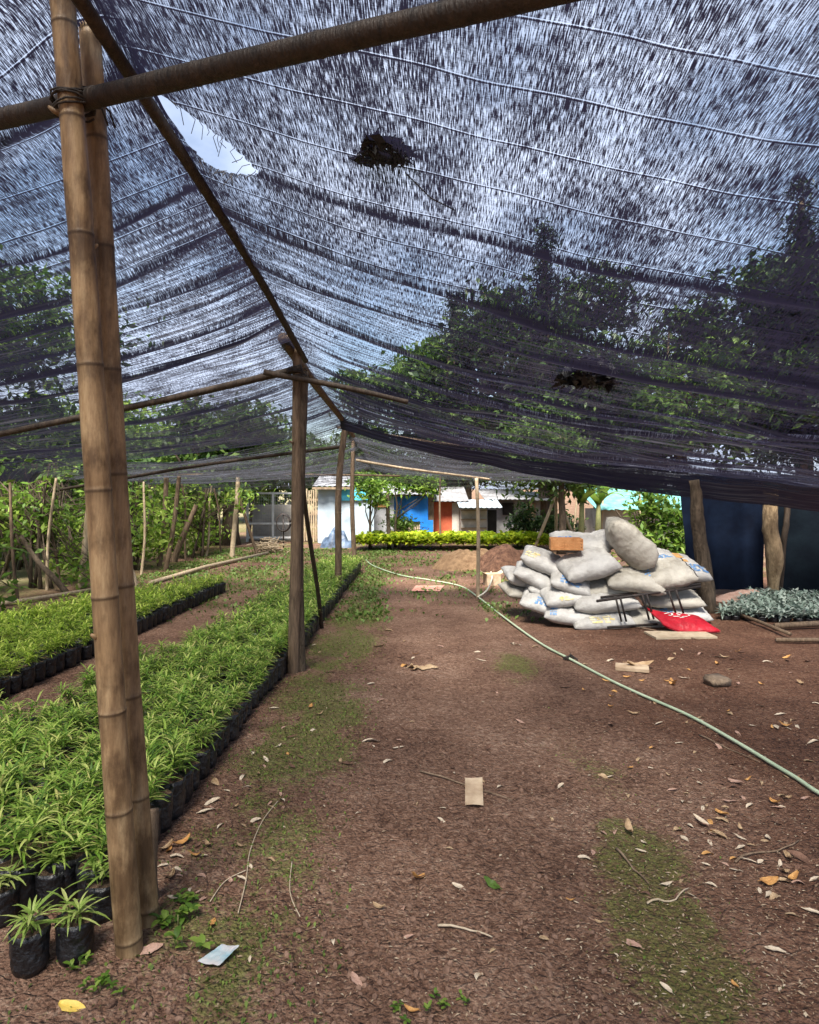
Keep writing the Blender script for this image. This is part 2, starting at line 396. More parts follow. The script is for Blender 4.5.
# moss and tiny weeds
def scatter_blades(n, fn, mat, name, label, cat, size=(.006, .018), lean=1.0):
    V, Fq = [], []
    for _ in range(n):
        x, y = fn()
        if rnd.random() > moss_mask(x, y) ** 1.5: continue
        z = gz(x, y); h = rnd.uniform(*size); w = h * rnd.uniform(.25, .5); a = rnd.random() * 6.28
        dx, dy = math.cos(a), math.sin(a); l = lean * rnd.uniform(.3, 1.2)
        o = len(V)
        tip = (x + dx * h * l, y + dy * h * l, z + h * .8); mid = (x + dx * h * l * .5, y + dy * h * l * .5, z + h * .6)
        V += [(x, y, z - .002), (mid[0] - dy * w, mid[1] + dx * w, mid[2]), tip, (mid[0] + dy * w, mid[1] - dx * w, mid[2])]
        Fq.append((o, o + 1, o + 2, o + 3))
    me = np_mesh(name, np.array(V), np.array(Fq), mat)
    tag(link(name, me), label, cat, kind='stuff')


scatter_blades(5000, lambda: (rnd.uniform(.5, 1.4), 1.6 + 5 * rnd.random() ** 1.8), M['moss'], 'moss_growth', 'thin green moss growing in a streak on the right of the path', 'moss', (.003, .010))
scatter_blades(15000, lambda: (rnd.uniform(-1.2, -.2), 1.7 + 6.5 * rnd.random() ** 1.5), M['moss'], 'low_weeds', 'low green weeds and moss along the foot of the seedling bed', 'weeds', (.004, .016))
scatter_blades(26000, lambda: (rnd.uniform(-4.5, 3), 7.5 + 9 * rnd.random()), M['grass'], 'grass_cover', 'short patchy grass on the ground towards the far sheds', 'grass', (.02, .055))


# ------------------------------------------------------------------ poles
def pole(name, p0, p1, r0, r1, mat, label, cat='pole', group=None, node=.32, bend=.012, n=12, seed=0, knots=0):
    """a cane or log between two world points; nodes are swollen rings"""
    rg = random.Random(seed + int(abs(p0[0] * 1000)) + int(abs(p1[2] * 777)))
    p0, p1 = Vector(p0), Vector(p1)
    L = (p1 - p0).length; t = (p1 - p0) / L
    a = t.orthogonal().normalized(); b_ = t.cross(a)
    ph1, ph2 = rg.random() * 6, rg.random() * 6
    ss = []
    s = 0.0
    while s < L: ss.append(s); s += .06
    rings = []
    if node:
        s = node * rg.uniform(.2, .9)
        while s < L - .02:
            rings.append(s); s += node * rg.uniform(.8, 1.2)
        for q_ in rings: ss += [q_ - .012, q_ - .005, q_, q_ + .004, q_ + .013]
    ss = sorted(x for x in set(ss) if 0 <= x < L) + [L]
    pts, rad = [], []
    for s in ss:
        u = s / L
        off = a * (bend * math.sin(u * 4.1 + ph1)) + b_ * (bend * math.sin(u * 5.3 + ph2))
        off -= a * (bend * math.sin(ph1)) * (1 - u) + b_ * (bend * math.sin(ph2)) * (1 - u)
        pts.append(t * s + off)
        r = r0 + (r1 - r0) * u
        r *= 1 + .05 * noise.noise(Vector((s * 5, ph1, ph2)))
        for q_ in rings:
            dd = s - q_
            if abs(dd) < .014: r *= 1 + .055 * math.exp(-(dd / .005) ** 2) - .035 * math.exp(-((dd - .009) / .004) ** 2)
        rad.append(r)
    mb = MB(); mb.tube(pts, rad, n)
    scar = []
    for s in ss:
        dk = 0
        for q_ in rings: dk = max(dk, .9 * math.exp(-((s - q_ + .004) / .007) ** 2), .45 * math.exp(-max(0, q_ - s) / .035) if s < q_ else .3 * math.exp(-(s - q_) / .012))
        scar += [dk] * n
    # split cane ends: hollow look
    for k_ in range(knots):
        s = rg.uniform(.2, .9) * L; th = rg.random() * 6.28
        r = r0 + (r1 - r0) * s / L
        d_ = a * math.cos(th) + b_ * math.sin(th)
        mb.tube([t * s + d_ * r * .6, t * s + d_ * r * 1.15 + t * .01, t * s + d_ * r * 1.5 + t * .02], [r * .3, r * .22, r * .12], 7)
    o = mb.build(name, mat, None, p0)
    av = o.data.attributes.new('scar', 'FLOAT', 'POINT'); av.data.foreach_set('value', scar + [0] * (len(mb.v) - len(scar)))
    return tag(o, label, cat, group)


ZR = [(-1, 3.12), (1.5, 3.04), (2.2, 2.95), (3.2, 2.83), (5.5, 2.62), (9.7, 2.36), (12, 2.16), (15.5, 1.88)]
XR = [(-1, -.99), (2.0, -.96), (2.6, -.92), (5.5, -.90), (15.5, -.9)]
zr = lambda d: lerp_tab(ZR, d)
xr = lambda d: lerp_tab(XR, d)

# near post of two canes and a stub
b0 = gd(131, 952); b0.z = -.05
pole('bamboo_post', b0, (-1.095, 2.12, 3.10), .042, .037, M['bamboo'], 'thick tan bamboo post nearest the camera, leaning slightly left', 'post', node=.36, bend=.01, n=20, knots=3)
b1 = gd(150, 922); b1.z = -.05
pole('bamboo_post', b1, (-1.075, 2.27, 3.04), .036, .034, M['bamboo'], 'slimmer bamboo cane tied behind the nearest thick post', 'post', node=.4, bend=.012, n=18, seed=4)
b2 = gd(156, 898); b2.z = -.05
pole('bamboo_stake', b2, b2 + Vector((-.015, .01, .37)), .019, .019, M['bamboo_grey'], 'short cut stake beside the foot of the nearest bamboo post', 'stake', node=0)
# crossbeam overhead
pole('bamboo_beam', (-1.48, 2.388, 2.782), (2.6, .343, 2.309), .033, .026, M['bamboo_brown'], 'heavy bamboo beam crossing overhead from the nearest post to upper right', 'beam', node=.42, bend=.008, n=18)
def lashing(c, axis, r, w, turns, label, mat='rope', tilt=.25):
    c, ax = Vector(c), Vector(axis).normalized(); a_ = ax.orthogonal().normalized(); b_ = ax.cross(a_); pts = []
    nst = 14 * turns
    for i in range(nst + 1):
        th = 2 * math.pi * i / 14; rr = r * (1 + .05 * math.sin(i * 1.7))
        pts.append((a_ * math.cos(th) + b_ * math.sin(th)) * rr + ax * (w * (i / nst - .5) + tilt * r * math.cos(th) * math.sin(i * .11)))
    pts += [pts[-1] + a_ * .03 - Vector((0, 0, .02)), pts[-1] + a_ * .05 - Vector((0, 0, .07))]
    mb = MB(); mb.tube(pts, .0035, 5); return tag(mb.build('rope_lashing', M[mat], None, c), label, 'rope')
pa, pb = Vector((-.895, 2.15, 0)), Vector((-1.095, 2.12, 3.10))
lashing((-1.068, 2.16, 2.715), (-.05, 0, 1), .062, .05, 5, 'dark rope tying the overhead beam to the nearest bamboo post')
lashing((-1.075, 2.27, 2.80), (-.05, 0, 1), .040, .02, 3, 'wire wound round the slimmer cane just above the beam')
lashing(at(297, 374, 5.5), (0, 0, 1), .075, .07, 5, 'rope lashing round the top of the second post')
# ridge poles
rp = [at(47, -50, 1.83), at(308, 360, 5.75)]
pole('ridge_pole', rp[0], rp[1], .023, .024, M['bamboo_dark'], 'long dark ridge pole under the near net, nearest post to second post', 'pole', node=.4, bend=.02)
pole('ridge_pole', at(283, 338, 5.25), at(352, 436, 10.1), .045, .03, M['bamboo_grey'], 'weathered ridge pole continuing from second post to third post', 'pole', node=.35, bend=.02, seed=3)
pole('ridge_pole', at(343, 424, 9.5), at(372, 462, 15.5), .035, .025, M['bamboo_grey'], 'farthest ridge pole holding up the rear net', 'pole', node=.35, bend=.02, seed=3)
# second post : two logs
b = gd(293, 672); b.z = -.05
pole('timber_post', b, at(297, 347, 5.52), .049, .036, M['bamboo_grey'], 'dark weathered second post carrying the ridge poles in mid bed', 'post', node=0, bend=.012, n=14, knots=3)
b = gd(301, 671); b.z = -.05
pole('timber_post', b, at(303, 372, 5.56), .040, .036, M['bark'], 'slim bark covered log lashed to the right of the second post', 'post', node=0, bend=.015, seed=8)
b = gd(322, 628); b.z = -.04
pole('bamboo_brace', b, at(303, 470, 6.2), .022, .022, M['bamboo_dark'], 'dark slanting brace stick leaning on the second post', 'brace', node=0)
# rafters
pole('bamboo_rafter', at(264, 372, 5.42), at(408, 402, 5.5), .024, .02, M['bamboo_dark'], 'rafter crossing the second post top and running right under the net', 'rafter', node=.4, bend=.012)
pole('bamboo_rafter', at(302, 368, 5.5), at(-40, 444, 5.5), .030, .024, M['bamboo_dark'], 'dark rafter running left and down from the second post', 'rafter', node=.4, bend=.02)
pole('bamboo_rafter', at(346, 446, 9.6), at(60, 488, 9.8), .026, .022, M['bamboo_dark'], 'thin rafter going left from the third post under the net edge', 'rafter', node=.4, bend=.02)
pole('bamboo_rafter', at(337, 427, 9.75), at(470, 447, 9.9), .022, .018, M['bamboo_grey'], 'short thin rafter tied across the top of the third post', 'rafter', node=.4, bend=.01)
pole('bamboo_rafter', at(356, 460, 11.7), at(490, 480, 12.2), .022, .018, M['bamboo_pale'], 'pale thin rafter reaching right from the fourth post', 'rafter', node=.4, bend=.01)
pole('bamboo_rafter', at(400, 476, 14.8), at(130, 474, 14.5), .022, .018, M['bamboo_grey'], 'rear thin rafter along the far left edge of the net', 'rafter', node=.4, bend=.02)
# third, fourth post and others
def gpole(px, py, tx, ty, r0, r1, mat, label, dd=0, **kw):
    b = gd(px, py); d = b.y; b.z = -.04
    return pole(kw.pop('name', 'bamboo_post'), b, at(tx, ty, d + dd), r0, r1, mat, label, kw.pop('cat', 'post'), **kw)
gpole(337, 595, 346, 424, .05, .042, M['bamboo_grey'], 'third post down the ridge, crooked weathered cane at bed edge', node=.4, bend=.03)
gpole(355, 570, 353, 438, .045, .036, M['bamboo_grey'], 'fourth slim post just right of the third post', node=.4, bend=.02)
gpole(478, 598, 477, 478, .026, .024, M['bamboo_pale'], 'thin lone pole standing by the hose left of the sacks', node=.35, bend=.01)
gpole(441, 549, 440, 476, .024, .022, M['bamboo_grey'], 'very thin pole standing in front of the red walled shack', node=.35, bend=.01)
gpole(389, 549, 388, 492, .05, .045, M['bark'], 'short grey stump post in front of the blue sheeted shack', node=0)
LG = 'bamboo poles along the left shrub row'
gpole(81, 588, 91, 470, .05, .04, M['bamboo_pale'], 'light tan bamboo pole in the left shrubs, just left of the nearest post', group=LG, node=.4)
gpole(159, 566, 167, 472, .05, .045, M['bamboo_grey'], 'grey upright pole, first right of the nearest post among the left shrubs', group=LG, node=.4)
gpole(165, 571, 179, 476, .045, .035, M['bamboo_grey'], 'slightly slanting pole beside the grey upright one in the left shrubs', group=LG, node=.4, bend=.03)
gpole(173, 562, 196, 505, .07, .045, M['bamboo_grey'], 'thick leaning log propped among the left shrubs', group=LG, node=0, bend=.02)
gpole(232, 557, 238, 474, .055, .045, M['bamboo_pale'], 'pale upright pole at the far end of the left shrubs', group=LG, node=.4)
gpole(258, 555, 236, 488, .035, .03, M['bamboo_grey'], 'thin pole slanting against the pale upright pole', group=LG, node=.4)
gpole(249, 541, 254, 498, .04, .035, M['bamboo_grey'], 'short upright stick near the wire gate', group=LG, node=.4)
gpole(68, 592, 22, 535, .045, .03, M['bark'], 'dark branch slanting down to the ground at far left', group=LG, node=0, bend=.03)
gpole(138, 588, 122, 548, .03, .025, M['bamboo_pale'], 'short pale stick leaning just right of the nearest bamboo post', group=LG, node=0)
X0 = lambda px, d: (px - CX) / F * d
for i_, (px, py, tx, lab) in enumerate(((18, 600, 8, 'thin stick upright at the far left edge of the shrubs'), (47, 590, 56, 'thin stick leaning right among the leftmost shrubs'), (60, 586, 44, 'thin stick leaning left among the leftmost shrubs'),
        (141, 575, 146, 'thin stick just right of the nearest bamboo post'), (186, 560, 181, 'thin stick in the middle of the left shrubs'), (206, 556, 213, 'thin stick before the thick dark trunks'), (221, 553, 214, 'thin bent stick left of the pale upright pole'))):
    gpole(px, py, tx, 476 + i_ * 2, .024, .018, M['bamboo_pale' if i_ % 2 else 'bamboo_grey'], lab, name='thin_stake', cat='stake', group='thin stakes in the left shrubs', node=.4, bend=.03)
def lying(pts, r, mat, name, label, cat='pole', n=8):
    P_ = [Vector(p_) for p_ in pts]; o0 = P_[0]
    mb = MB(); mb.tube([p_ - o0 for p_ in P_], r, n)
    return tag(mb.build(name, mat, None, o0), label, cat)
for px, lab in ((185, 'left of two thin far poles seen through the left net'), (195, 'right of two thin far poles seen through the left net')):
    pole('utility_pole', (X0(px, 20), 20, -.1), (X0(px, 20) + .02, 20, 4.25), .06, .05, M['bamboo_dark'], lab, group='two far poles', node=0)
lying([gd(-20, 607, .03), gd(40, 598, .04), gd(92, 590, .035)], .03, M['bamboo_pale'], 'edging_pole', 'pale bamboo lying along the back of the left bed, left of nearest post')
lying([gd(150, 583, .03), gd(205, 567, .05), gd(268, 553, .03)], .035, M['bamboo_pale'], 'edging_pole', 'pale bamboo lying on earth from left bed towards the stick heap')


# ------------------------------------------------------------------ shade net
def net_material(name, thr, tint, line=1.0, soft=.115):
    m, nt, out = nodes(name)
    uv = nt.nodes.new('ShaderNodeUVMap'); uv.uv_map = 'UVMap'
    def scaled(sx, sy):
        mp = nt.nodes.new('ShaderNodeMapping'); mp.inputs['Scale'].default_value = (sx, sy, 1)
        nt.links.new(uv.outputs[0], mp.inputs[0]); return mp.outputs[0]
    a1 = N(nt, 'ShaderNodeTexNoise', Scale=1, Detail=2.5, Roughness=.6); nt.links.new(scaled(290, 19), a1.inputs['Vector'])
    a2 = N(nt, 'ShaderNodeTexNoise', Scale=1, Detail=3, Roughness=.6); nt.links.new(scaled(7, 2.6), a2.inputs['Vector'])
    a3 = N(nt, 'ShaderNodeTexNoise', Scale=1, Detail=1); nt.links.new(scaled(60, 260), a3.inputs['Vector'])
    a4 = N(nt, 'ShaderNodeTexNoise', Scale=1, Detail=2); nt.links.new(scaled(1.2, .35), a4.inputs['Vector'])
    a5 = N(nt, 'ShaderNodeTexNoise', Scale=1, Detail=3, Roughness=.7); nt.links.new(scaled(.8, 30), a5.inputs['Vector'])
    dn = N(nt, 'ShaderNodeAttribute'); dn.attribute_name = 'dense'
    sep = nt.nodes.new('ShaderNodeSeparateXYZ'); nt.links.new(uv.outputs[0], sep.inputs[0])
    # seam lines across the cloth
    vv = math_n(nt, 'ADD', sep.outputs[1], math_n(nt, 'MULTIPLY', math_n(nt, 'SUBTRACT', a4.outputs[0], .5), .08))
    fr = math_n(nt, 'FRACT', math_n(nt, 'DIVIDE', vv, .235))
    gap = math_n(nt, 'LESS_THAN', math_n(nt, 'ABSOLUTE', math_n(nt, 'SUBTRACT', fr, .5)), .007)
    thr_ = math_n(nt, 'LESS_THAN', math_n(nt, 'ABSOLUTE', math_n(nt, 'SUBTRACT', fr, .530)), .014)
    c = math_n(nt, 'ADD', a1.outputs[0], math_n(nt, 'MULTIPLY', math_n(nt, 'SUBTRACT', a2.outputs[0], .5), .27))
    c = math_n(nt, 'ADD', c, math_n(nt, 'MULTIPLY', math_n(nt, 'SUBTRACT', a3.outputs[0], .5), .16))
    c = math_n(nt, 'ADD', c, math_n(nt, 'MULTIPLY', math_n(nt, 'SUBTRACT', a4.outputs[0], .5), .22))
    c = math_n(nt, 'ADD', c, math_n(nt, 'MULTIPLY', dn.outputs['Fac'], .5))
    lw = math_n(nt, 'MINIMUM', math_n(nt, 'MAXIMUM', math_n(nt, 'MULTIPLY', math_n(nt, 'SUBTRACT', sep.outputs[1], 2.0), .3), .06), .9)
    c = math_n(nt, 'ADD', c, math_n(nt, 'MULTIPLY', math_n(nt, 'SUBTRACT', a5.outputs[0], .5), lw))
    c = math_n(nt, 'SUBTRACT', c, math_n(nt, 'MULTIPLY', gap, .16 * line))
    c = math_n(nt, 'ADD', c, math_n(nt, 'MULTIPLY', thr_, .12 * line))
    mr = N(nt, 'ShaderNodeMapRange', interpolation_type='SMOOTHSTEP')
    mr.inputs[1].default_value = thr - soft; mr.inputs[2].default_value = thr + soft
    nt.links.new(c, mr.inputs[0])
    p = N(nt, 'ShaderNodeBsdfPrincipled', Roughness=.5); p.inputs['Base Color'].default_value = (*tint, 1)
    t = nt.nodes.new('ShaderNodeBsdfTranslucent'); t.inputs[0].default_value = (tint[0] * 2, tint[1] * 2, tint[2] * 2, 1)
    painted_glints = ramp(nt, a5.outputs[0], [(.54, tint), (.66, (.13, .13, .145))])  # pale lines painted into the cloth colour for sky light caught along the ripples
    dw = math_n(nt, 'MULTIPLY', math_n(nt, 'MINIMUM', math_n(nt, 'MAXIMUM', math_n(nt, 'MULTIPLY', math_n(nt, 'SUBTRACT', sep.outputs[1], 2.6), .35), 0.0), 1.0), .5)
    dm = N(nt, 'ShaderNodeMixRGB'); nt.links.new(dw, dm.inputs[0]); dm.inputs[1].default_value = (*tint, 1); nt.links.new(painted_glints, dm.inputs[2])
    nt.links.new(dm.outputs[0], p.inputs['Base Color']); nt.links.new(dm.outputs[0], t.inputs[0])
    m1 = N(nt, 'ShaderNodeMixShader', Fac=.3); nt.links.new(p.outputs[0], m1.inputs[1]); nt.links.new(t.outputs[0], m1.inputs[2])
    tr = nt.nodes.new('ShaderNodeBsdfTransparent')
    m2 = nt.nodes.new('ShaderNodeMixShader'); nt.links.new(mr.outputs[0], m2.inputs[0]); nt.links.new(tr.outputs[0], m2.inputs[1]); nt.links.new(m1.outputs[0], m2.inputs[2])
    nt.links.new(m2.outputs[0], out.inputs[0])
    return m


def make_net(name, surf, us, vs, mat, dense, label, hole=None):
    nu, nv = len(us), len(vs)
    V = np.zeros((nu * nv, 3)); UV = np.zeros((nu * nv, 2)); D = np.zeros(nu * nv, np.float32)
    k = 0
    for v in vs:
        for u in us:
            V[k] = surf(u, v); UV[k] = (u * 5.4, v); D[k] = dense(u, v); k += 1
    ii = np.arange((nu - 1) * (nv - 1)); r_, c_ = ii // (nu - 1), ii % (nu - 1)
    q = r_ * nu + c_
    Fq = np.stack([q, q + 1, q + nu + 1, q + nu], 1)
    if hole is not None:
        inside, snap = hole
        for k in range(nu * nv):
            w = snap(V[k])
            if w is not None: V[k] = w
        cen = V[Fq].mean(1)
        Fq = Fq[[not inside(c) for c in cen]]
    me = np_mesh(name, V, Fq, mat)
    ul = me.uv_layers.new(name='UVMap')
    li = np.zeros(len(me.loops), np.int32); me.loops.foreach_get('vertex_index', li)
    ul.data.foreach_set('uv', UV[li].astype(np.float32).ravel())
    a = me.attributes.new('dense', 'FLOAT', 'POINT'); a.data.foreach_set('value', D)
    return tag(link(name, me), label, 'shade net', 'black shade nets over the nursery')


SAG = [(-1, .02), (1.5, .03), (2.2, .08), (3.4, .2), (4.4, .2), (5.5, .14), (7, .22), (9, .14), (9.6, .12)]
ZE_R = [(-1, 2.05), (2.0, 1.95), (3.2, 1.62), (4.5, 1.5), (9.5, 1.43)]
ZE_L = [(-1, 1.95), (2, 1.9), (5, 1.78), (9.5, 1.72)]
FOLD_R = [(2.75, .025, .02), (3.3, .07, .035), (3.75, .05, .04), (4.3, .08, .05), (4.7, .05, .04), (5.15, .09, .05), (5.9, .08, .05), (6.35, .07, .05), (6.8, .08, .05), (7.3, .08, .05), (7.8, .08, .05), (8.3, .08, .06)]
FOLD_L = [(2.45, .05, .03), (3.0, .03, .015), (3.45, .06, .04), (3.85, .06, .03), (4.1, .03, .015), (4.4, .07, .04), (4.85, .06, .03), (6.4, .05, .05), (7.3, .05, .05), (8.2, .06, .05)]


def folds(v, u, tab, seed):
    z = 0; dn = 0
    for v0, a, w in tab:
        vc = v0 + .10 * noise.noise(Vector((u * 3.1, v0, seed))) + .05 * math.sin(u * 5 + v0 * 9)
        g = math.exp(-((v - vc) / w) ** 2)
        k = .55 + .6 * noise.noise(Vector((u * 4, v0 * 3, seed + 5)))
        z -= a * g * max(.1, k); dn = max(dn, g * max(.15, k))
    return z, dn


def ripple(u, v, amp, seed):
    return amp * (math.sin(v * 46 + 3 * noise.noise(Vector((u * 3, v * 1.5, seed)))) + .8 * noise.noise(Vector((u * 6, v * 17, seed))))


RAMP_A = [(0, .001), (3, .0015), (4.5, .0015), (6, .0018), (9, .003)]


def surf_right(u, v):
    s = u
    x = xr(v) + s * (lerp_tab([(6.4, 4.55), (8.2, 5.7)], v) - xr(v))
    z = zr(v) * (1 - s) + lerp_tab(ZE_R, v) * s - lerp_tab(SAG, v) * 6.75 * s * (1 - s) ** 2
    f, dn = folds(v, u, FOLD_R, 1.0)
    edge = min(1, s / .06)
    z += f * edge + ripple(u, v, lerp_tab(RAMP_A, v), 2.0) * (1 if s < .9 else max(0, (.96 - s) / .06)) + .03 * noise.noise(Vector((x * 1.5, v * 1.5, 4)))
    y = v
    if v > 8.75:      # rear hem hangs down
        h = v - 8.75; y = 8.75 + h * .3; z -= h * .55 * min(1, .4 + s)
    if s > .97: z -= max(0, min(1, 1 - (v - 7.6) / .8)) * (s - .97) * 4.5 * (1 + .3 * math.sin(v * 2.3)); x -= (s - .97) * 2
    return (x, y, z)


def dense_right(u, v):
    f, dn = folds(v, u, FOLD_R, 1.0)
    base = lerp_tab([(0, 0), (3.2, -.03), (4.5, -.14), (7, -.14), (8.7, .05)], v)
    return base + dn * .5 + (.35 if v > 8.9 else 0) + (.3 if u > .965 else 0) + .10 * max(0, 1 - u / .05)


def surf_left(u, v):
    s = u
    x = xr(v) - s * (5.3 + xr(v))
    z = zr(v) * (1 - s) + lerp_tab(ZE_L, v) * s - .8 * lerp_tab(SAG, v) * 6.75 * s * (1 - s) ** 2
    f, dn = folds(v, u, FOLD_L, 9.0)
    edge = min(1, s / .06)
    z += f * edge + ripple(u, v, lerp_tab(RAMP_A, v) * .7, 6.0) + .03 * noise.noise(Vector((x * 1.5, v * 1.5, 8)))
    z += .14 * math.exp(-((x + 1.09) / .22) ** 2 - ((v - 2.16) / .3) ** 2)
    if s > .97: z -= (s - .97) * 5.0
    return (x, v, z)


def dense_left(u, v):
    f, dn = folds(v, u, FOLD_L, 9.0)
    return lerp_tab([(0, -.03), (5, -.04), (9, .0)], v) + dn * .75 + (.2 if u > .965 else 0) + .10 * max(0, 1 - u / .05)


def far_surf(side):
    def f(u, v):
        xe = 4.4 if side > 0 else -5.3
        x = xr(v) + u * (xe - xr(v))
        ze = lerp_tab([(9.5, 1.66), (12, 1.62), (15.5, 1.55)], v)
        z = zr(v) * (1 - u) + ze * u - .16 * 6.75 * u * (1 - u) ** 2 * (1 if v < 13 else .6)
        z += ripple(u, v, .012, 12.0 + side) + .05 * noise.noise(Vector((x * 1.2, v * 1.2, 18)))
        if v > 15.2: z -= (v - 15.2) * .5
        return (x, v, z)
    return f


# tear beside the ridge near the nearest post (outline found on the cloth itself)
def net_hit(px, py, surf):
    """point of the cloth met by a sight line: u, v by a small search"""
    best = None
    for k in range(1, 160):
        d = .9 + k * .05
        p_ = at(px, py, d)
        w = (4.55 - xr(d)) if surf is surf_right else (5.3 + xr(d))
        u = (p_.x - xr(d)) / w if surf is surf_right else (xr(d) - p_.x) / w
        if not 0 <= u <= 1: continue
        e = abs(surf(u, d)[2] - p_.z)
        if best is None or e < best[0]: best = (e, p_, u, d)
    return best


TEAR = [(-.918, 2.43), (-.87, 2.462), (-.825, 2.5), (-.77, 2.545), (-.717, 2.6), (-.66, 2.67), (-.613, 2.75), (-.70, 2.81), (-.79, 2.84), (-.85, 2.81), (-.885, 2.72), (-.905, 2.58)]


def poly_tools(poly):
    P_ = [Vector(p_) for p_ in poly]
    def inside(c):
        x, y = c[0], c[1]; r = False
        for (x1, y1), (x2, y2) in zip(P_, P_[1:] + P_[:1]):
            if (y1 > y) != (y2 > y) and x < (x2 - x1) * (y - y1) / (y2 - y1) + x1: r = not r
        return r
    def snap(c):
        if not (-1 < c[0] < -.4 and 2.1 < c[1] < 3.0): return None
        q = Vector((c[0], c[1])); best = None
        for a_, b_ in zip(P_, P_[1:] + P_[:1]):
            t = max(0, min(1, (q - a_).dot(b_ - a_) / (b_ - a_).length_squared)); w = a_ + (b_ - a_) * t
            dd = (w - q).length
            if best is None or dd < best[0]: best = (dd, w)
        if best[0] < .011: return (best[1].x, best[1].y, c[2])
        return None
    return inside, snap


NET_T = (.016, .0155, .034)
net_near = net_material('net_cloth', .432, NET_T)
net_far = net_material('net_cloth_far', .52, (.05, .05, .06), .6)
us = np.concatenate([np.linspace(0, .16, 46), np.linspace(.16, 1, 110)[1:]])
vs = np.concatenate([np.arange(-.8, 1.2, .08), np.arange(1.2, 5, .0165), np.arange(5, 9.3, .014)])
inside, snap = poly_tools(TEAR)
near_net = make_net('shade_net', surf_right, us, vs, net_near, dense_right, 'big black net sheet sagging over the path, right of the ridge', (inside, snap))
rg = random.Random(12); mb = MB()
for i in range(34):                       # frayed threads round the tear
    k_ = rg.randrange(len(TEAR)); a_, b_ = Vector(TEAR[k_]), Vector(TEAR[(k_ + 1) % len(TEAR)]); q_ = a_.lerp(b_, rg.random())
    if q_.x < -.88: continue
    u_ = (q_.x - xr(q_.y)) / (4.55 - xr(q_.y)); z_ = surf_right(max(0, u_), q_.y)[2]
    cdir = (Vector((-.79, 2.66)) - q_) * rg.uniform(.1, .4)
    mb.tube([(q_.x, q_.y, z_), (q_.x + cdir.x * .5 + rg.gauss(0, .01), q_.y + cdir.y * .5, z_ - .012), (q_.x + cdir.x + rg.gauss(0, .015), q_.y + cdir.y + rg.gauss(0, .015), z_ - rg.uniform(.02, .07))], .0014, 4)
tag(mb.build('frayed_edge', M['rope'], near_net), kind='stuff')
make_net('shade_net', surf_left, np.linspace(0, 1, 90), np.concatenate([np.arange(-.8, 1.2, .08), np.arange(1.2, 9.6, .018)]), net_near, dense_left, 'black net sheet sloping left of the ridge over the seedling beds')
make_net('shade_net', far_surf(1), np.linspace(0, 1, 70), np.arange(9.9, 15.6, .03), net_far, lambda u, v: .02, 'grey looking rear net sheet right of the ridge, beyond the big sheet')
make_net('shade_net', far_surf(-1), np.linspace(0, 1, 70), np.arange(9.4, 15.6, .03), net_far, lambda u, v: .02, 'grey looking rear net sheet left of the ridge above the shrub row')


# clumps of dead leaves lying on the net
def clump(px, py, rad, label, n=160):
    h = net_hit(px, py, surf_right)
    p_ = Vector(surf_right(h[2], h[3]))
    mb = MB(); rg = random.Random(px)
    for _ in range(n):
        a = rg.random() * 6.28; r = rad * math.sqrt(rg.random()) * (1 + .25 * math.sin(3 * a + px))
        c = Vector((r * math.cos(a), r * math.sin(a), .012 + (.05 if rad < .12 else .16) * rg.random() * (1 - (r / rad) ** 2 * .6) - (.05 if rad > .12 else 0)))
        e = Euler((rg.gauss(0, .5), rg.gauss(0, .5), rg.random() * 6.28)).to_matrix()
        l, w = rg.uniform(.25, .45) * rad, rg.uniform(.1, .2) * rad
        mb.add([c + e @ Vector(q_) for q_ in ((-l, 0, 0), (0, w, .006), (l, 0, 0), (0, -w, .006))], [(0, 1, 2, 3)])
    return tag(mb.build('leaf_clump', M['rubber'], None, p_), label, 'leaf clump', 'dark clumps of debris on the net')
clump(384, 158, .095, 'dark clump of dead leaves caught on the net high up')
clump(590, 379, .16, 'dark clump of dead leaves in the low sagging part of the net')
h1 = Vector(surf_right(*net_hit(405, 175, surf_right)[2:])); h2 = Vector(surf_right(*net_hit(455, 208, surf_right)[2:]))
lying([h1 + Vector((0, 0, .004)), (h1 + h2) / 2 + Vector((0, 0, -.02)), h2 + Vector((0, 0, .003))], .0025, M['rope'], 'loose_thread', 'thin loose thread hanging under the net beside the upper leaf clump', 'thread', 5)


# ------------------------------------------------------------------ seedlings in polybags
def bag_mesh(seed, r=.066, h=.15):
    rg = random.Random(seed); n = 18; rows = 7
    V, Fs = [], []
    for j in range(rows + 1):
        t = j / rows
        for i in range(n):
            a = 2 * math.pi * i / n
            rr = r * (.93 + .1 * t) * (1 + .06 * noise.noise(Vector((math.cos(a) * 2.5 + seed, math.sin(a) * 2.5, t * 5))) + (.03 * math.sin(a * 7 + t * 9 + seed)))
            if j == 0: rr *= .92
            V.append((rr * math.cos(a), rr * math.sin(a), h * t + (.012 * noise.noise(Vector((a, seed, 1))) if j == rows else 0)))
    for j in range(rows):
        for i in range(n): Fs.append((j * n + i, j * n + (i + 1) % n, (j + 1) * n + (i + 1) % n, (j + 1) * n + i))
    o = len(V)      # rolled rim inside
    for i in range(n):
        a = 2 * math.pi * i / n; V.append((r * .93 * math.cos(a), r * .93 * math.sin(a), h - .02))
    for i in range(n): Fs.append((rows * n + i, rows * n + (i + 1) % n, o + (i + 1) % n, o + i))
    Fs.append(tuple(range(n))[::-1])
    return V, Fs


